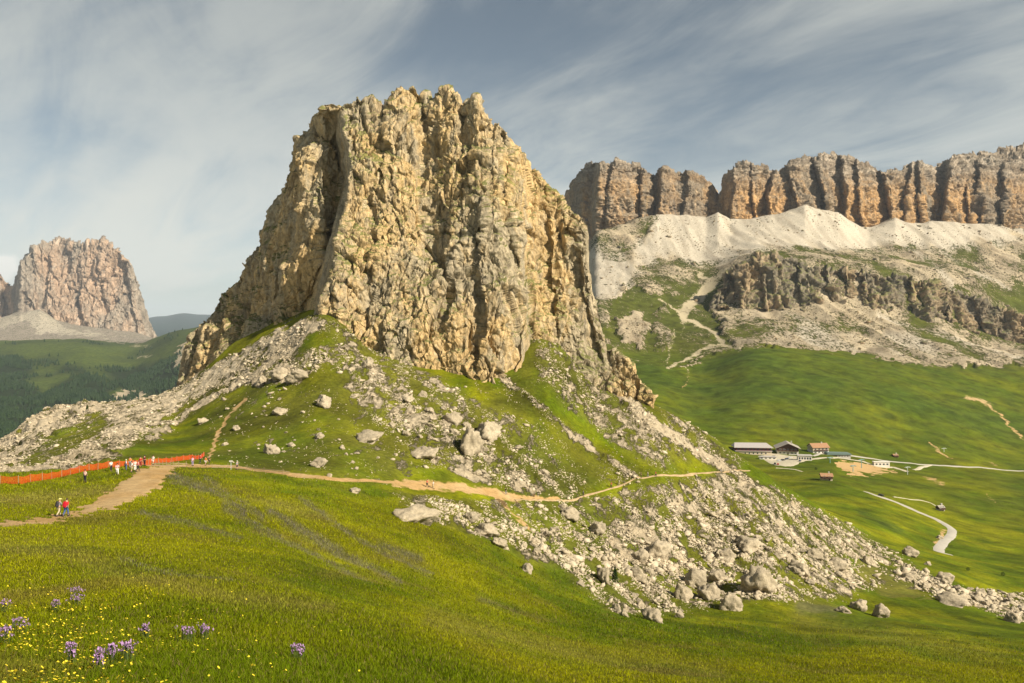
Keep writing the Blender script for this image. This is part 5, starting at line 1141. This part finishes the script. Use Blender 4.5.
def backpack(o, col, label):
    b = MB(); r_ = empty('backpack', o.matrix_basis @ Vector((0, .17, 1.0)), o.rotation_euler.z)
    me = bmesh.new(); bmesh.ops.create_cube(me, size=1.0); bmesh.ops.bevel(me, geom=me.edges[:], offset=.22, segments=3, affect='EDGES'); 
    for v in me.verts: v.co.x *= .36; v.co.y *= .26; v.co.z *= .60; v.co.z += .22
    m = bpy.data.meshes.new('sack'); me.to_mesh(m); me.free(); m.materials.append(cm(col)); q = bpy.data.objects.new('sack', m); C.objects.link(q); q.parent = r_
    for s in (-1, 1): t_ = MB(); t_.tube((s*.11,-.1,.42),(s*.12,-.30,.40),.02,n=6); t_.tube((s*.12,-.30,.40),(s*.12,-.26,.05),.02,n=6); t_.build('strap', cm(DRK), r_)
    p = MB(); p.box(-.12,.12,.11,.17,.02,.22); p.build('pocket', cm(col), r_); tag(r_, label, 'backpack')
bpy.context.view_layer.update()
backpack(pb, (.50,.015,.03), 'bright red backpack on the back of the hiker in dark blue trousers'); backpack(pa, (.05,.045,.05), 'black backpack worn by the hiker with the yellow sun hat')
PPL = [(85,482,0,2.9,(.7,.45,.4),DRK,HAIR,'person in pink and white top standing alone on the grass in front of the group'),
 (111,471.5,0,1.0,WHT,DRK,HAIR,'person in white shirt and dark trousers at the left end of the group'),
 (117.3,475,1,.5,(.70,.40,.42),WHT,HAIR,'person in pale pink top and white trousers nearest the camera in the group'),
 (126,470.5,0,2.2,(.6,.6,.68),BLU,(.55,.5,.4),'fair haired person in pale top and blue trousers amid the group'),
 (130,467.5,0,3.0,ORG,GRY,HAIR,'person in bright orange top behind the group'),
 (131.5,472.5,3,2.5,WHT,BEI,HAIR,'person in white shirt and beige shorts in front of the one in orange'),
 (135,471,0,3.6,(.7,.5,.45),WHT,HAIR,'person dressed all in pale clothes beside the one in the pink jacket'),
 (137.8,471.3,1,2.0,PNK,DRK,HAIR,'person in pink jacket and dark trousers at the right of the group'),
 (140.5,467,0,3.0,RED,(.3,.05,.04),HAIR,'person in red jacket behind the one in the pink jacket'),
 (144.5,465.5,0,2.8,(.16,.02,.02),DRK,DRK,'person in very dark clothes at the fence behind the group'),
 (153,465,3,2.8,WHT,WHT,HAIR,'person in white clothes right of the group by the fence')]
for a in PPL: person(*a[:8], G1, 85, 220)
for a in [(192.5,466,0,3,(.65,.45,.6),(.3,.25,.4),HAIR,'person in pale violet top left of the red one at the path junction'), (200,463.5,1,2.6,RED,DRK,HAIR,'person in bright red jacket at the path junction'), (205.5,465.5,3,2.6,ORG,WHT,HAIR,'person in orange top and white shorts at the path junction'), (209,464.5,0,2,DRK,DRK,HAIR,'person in dark clothes right of the orange one at the path junction'), (237,470,3,1.0,GRY,DRK,(.6,.6,.5),'person in grey beside the trail right of the junction')]: person(*a[:8], G2, 100, 260)
LB = ['red top on the orange path near the tall leaning slab','white top beside the red one on the orange path','dark clothes on the orange path at its right end','blue top where the narrow trail climbs right','red top in the middle of the climbing trail','white top just behind the red one on the climbing trail','dark clothes at the upper bend of the trail','pale top at the upper bend of the trail','red top right of the upper bend','dark clothes near the spur where the trail fades']
for i, (px, py) in enumerate([(427,487.5),(433,488.5),(506,494.5),(583,496.5),(611,488),(619,485.5),(641,478.5),(648,477.5),(656,476.8),(721,472.5)]):
    person(px, py, [1,2,1,1,2,1,0,1,2,1][i], [1.2,1.5,-1.4,1.6,1.4,1.5,1.6,-1.6,-1.5,1.5][i], [RED,WHT,DRK,BLU,RED,WHT,DRK,WHT,RED,DRK][i], [DRK,BEI,GRY,DRK,DRK,BEI,DRK,GRY,DRK,GRY][i], HAIR, 'tiny hiker in '+LB[i], G3, 140, 330)
# trail signpost
loc = spot(231, 469.5, 130, 230); r = empty('signpost', loc); tag(r, 'thin pale signpost with a small top board beside the trail', 'signpost'); b = MB(); b.tube((0,0,-.2),(0,0,1.8),.05,n=6); b.build('post', M_galv, r); b = MB(); b.box(-.35,.35,-.06,-.02,1.5,1.75); b.build('board', M_wallw, r)

# ------------------------------------------------------------------ meadow: grass and flowers
rg = np.random.default_rng(99)
wg = dpy*(Dg > 5.5)*(Dg < 175)*(PXg > -60)*(PXg < 1085)*(1-np.clip(ROCK*3, 0, 1))*(DIRT < .45)*(PYG < 725)*sstep(178, 80, Dg)
NG = 420000; px, d, z, c, r = scatter(wg, NG, rg)
k = d/F; h = np.maximum(.085, 1.5*k)*rg.uniform(.6, 1.5, NG)*(1+.5*np.clip(n2d((px-CX)/F*d/1.3, d/1.3, 5), -.6, 1)); h = np.minimum(h, .42)
wd = np.maximum(.006, .55*k)*rg.uniform(.7, 1.5, NG)
a = rg.uniform(0, 6.28, NG); dx, dy = np.cos(a), np.sin(a); b_ = rg.uniform(0, 6.28, NG); bend = h*rg.uniform(.15, .8, NG); bx_, by_ = np.cos(b_)*bend, np.sin(b_)*bend
X, Y, Zb = (px-CX)/F*d, d, z-.01
P0 = np.stack([X-dx*wd/2, Y-dy*wd/2, Zb], -1); P1 = np.stack([X+dx*wd/2, Y+dy*wd/2, Zb], -1)
P2 = np.stack([X+dx*wd*.4+bx_*.4, Y+dy*wd*.4+by_*.4, Zb+h*.6], -1); P3 = np.stack([X-dx*wd*.4+bx_*.4, Y-dy*wd*.4+by_*.4, Zb+h*.6], -1); P4 = np.stack([X+bx_, Y+by_, Zb+h], -1)
V = np.stack([P0,P1,P2,P3,P4], 1).reshape(-1,3); i5 = (np.arange(NG)*5)[:, None]
Fc = np.concatenate([i5+np.array([[0,1,2]]), i5+np.array([[0,2,3]]), i5+np.array([[3,2,4]])])
def blade_mat():
    m = bpy.data.materials.new('grass_blades'); m.use_nodes = True; t = NT(m.node_tree); o = t.n('ShaderNodeOutputMaterial')
    at = t.n('ShaderNodeAttribute'); at.attribute_name = 'blade'; d_ = t.n('ShaderNodeBsdfDiffuse'); tr = t.n('ShaderNodeBsdfTranslucent'); t.l(at.outputs['Color'], d_.inputs[0]); t.l(at.outputs['Color'], tr.inputs[0])
    m_ = t.n('ShaderNodeMixShader'); m_.inputs[0].default_value = .35; t.l(d_.outputs[0], m_.inputs[1]); t.l(tr.outputs[0], m_.inputs[2]); t.l(m_.outputs[0], o.inputs[0]); return m
g_ = link_mesh('grass', V, Fc, blade_mat()); tag(g_, 'short meadow grass covering the near slope', kind='stuff')
col = GC[c, r]*rg.uniform(.7, 2.3, NG)[:, None]; dry = rg.random(NG) < .10; col[dry] = np.array([.22,.17,.06])*rg.uniform(.6,1.3,dry.sum())[:,None]; yl = rg.random(NG) < .12; col[yl] = col[yl]*.5+np.array([.22,.21,.02])*.5
pp = (PURP[c, r] > rg.uniform(.1, 1.9, NG)); col[pp] = np.array([.19,.165,.13])*rg.uniform(.6,1.3,pp.sum())[:,None]
vattr(g_.data, 'blade', np.repeat(np.concatenate([col, np.ones((NG,1))], -1), 5, axis=0))
# yellow flowers
disc = np.array([(math.cos(q*math.pi/3), math.sin(q*math.pi/3), .25*(q % 2)) for q in range(6)]+[(0,0,-.1)], np.float32); df = np.array([(q, (q+1) % 6, 6) for q in range(6)])
wy_ = dpy*(Dg > 6)*(Dg < 34)*(PXg > -40)*(PXg < 1000)*(np.clip((330-PXg)/330, .03, 1)**1.5)*np.clip((PYG-560)/90, .05, 1)*np.clip(.5+2*n2d(UX/1.6, UY/1.8, 44), .03, 3)
NY = 3600; px, d, z, c, r = scatter(wy_, NY, rg); rr = .0115*rg.uniform(.7, 1.5, NY)*np.clip(d/12, 1, 1.6)
V, Fc = merge([(disc, df)], np.stack([(px-CX)/F*d, d, z+rg.uniform(.13,.27,NY)], -1), rr[:, None]*np.ones((1,3)), rg.uniform(0,6.28,NY), np.zeros(NY, int), rg.normal(0,.4,(NY,2))-np.array([[0,.5]]))
o = link_mesh('yellow_flowers', V, Fc, simple('yellow_petals', (.72,.56,.03), .7, .1)); tag(o, 'tiny yellow meadow flowers scattered through the near grass', kind='stuff')
# violet flower clumps
M_vio = simple('violet_petals', (.34,.20,.37), .8, .35, 30); M_stem = simple('green_stems', (.07,.10,.02), .9, .2, 10)
CL = [(19,634,26,'bright violet flower clump highest at the left edge of the picture'),(5,645,18,'violet flower clump cut by the left picture edge'),(75,597,16,'faded violet clump high in the near meadow'),(76,606,16,'faded violet clump just below another of the same kind'),(128,663,20,'violet clump at the bottom with dark stems, right one of a pair'),(112,667,16,'violet clump at the bottom, left one of a pair'),(71,665,12,'small violet clump at the bottom among yellow flowers'),(188,642,22,'broad lilac clump in the middle of the near meadow'),(204,640,14,'lilac clump touching the right side of the broad one'),(297,661,16,'lone small violet clump far right of the others'),(4,612,14,'grey violet clump at the left edge above the bright one'),(145,640,10,'small pale lilac clump left of the broad one'),(55,612,10,'small grey violet clump between the edge and the high ones'),(100,673,14,'violet clump lowest at the bottom edge')]
for px, py, w, lb in CL:
    Xc, Dc, zc_ = spot(px, py, 5, 40); s = w*Dc/F; r_ = empty('flower_clump', (Xc, Dc, zc_)); tag(r_, lb, 'flowers', 'violet flower clumps in the meadow')
    n = 30; q = rg.normal(0, .28, (n,2))*s*.62; hz2 = rg.uniform(.15,.30,n); st = MB(); V = []; Fc = []
    for i in range(n):
        z0 = zxy(Xc+q[i,0], Dc+q[i,1])-zc_; st.tube((q[i,0],q[i,1],z0-.02),(q[i,0]*1.1,q[i,1]*1.1,z0+hz2[i]),.004,n=3)
        m_ = MB()
    st.build('flower_stems', M_stem, r_)  # bundle of thin bare stems, no leaves modelled
    m2 = 6; ctr = np.repeat(np.stack([q[:,0]*1.1, q[:,1]*1.1, hz2+np.array([zxy(Xc+a, Dc+b)-zc_ for a, b in q])], -1), m2, 0)+rg.normal(0,.014,(n*m2,3)); rr = rg.uniform(.006,.012,n*m2)
    V, Fc = merge([(disc, df)], ctr, rr[:,None]*np.ones((1,3)), rg.uniform(0,6.28,n*m2), np.zeros(n*m2, int), rg.normal(0,.9,(n*m2,2)))
    link_mesh('blossoms', V, Fc, M_vio, r_)
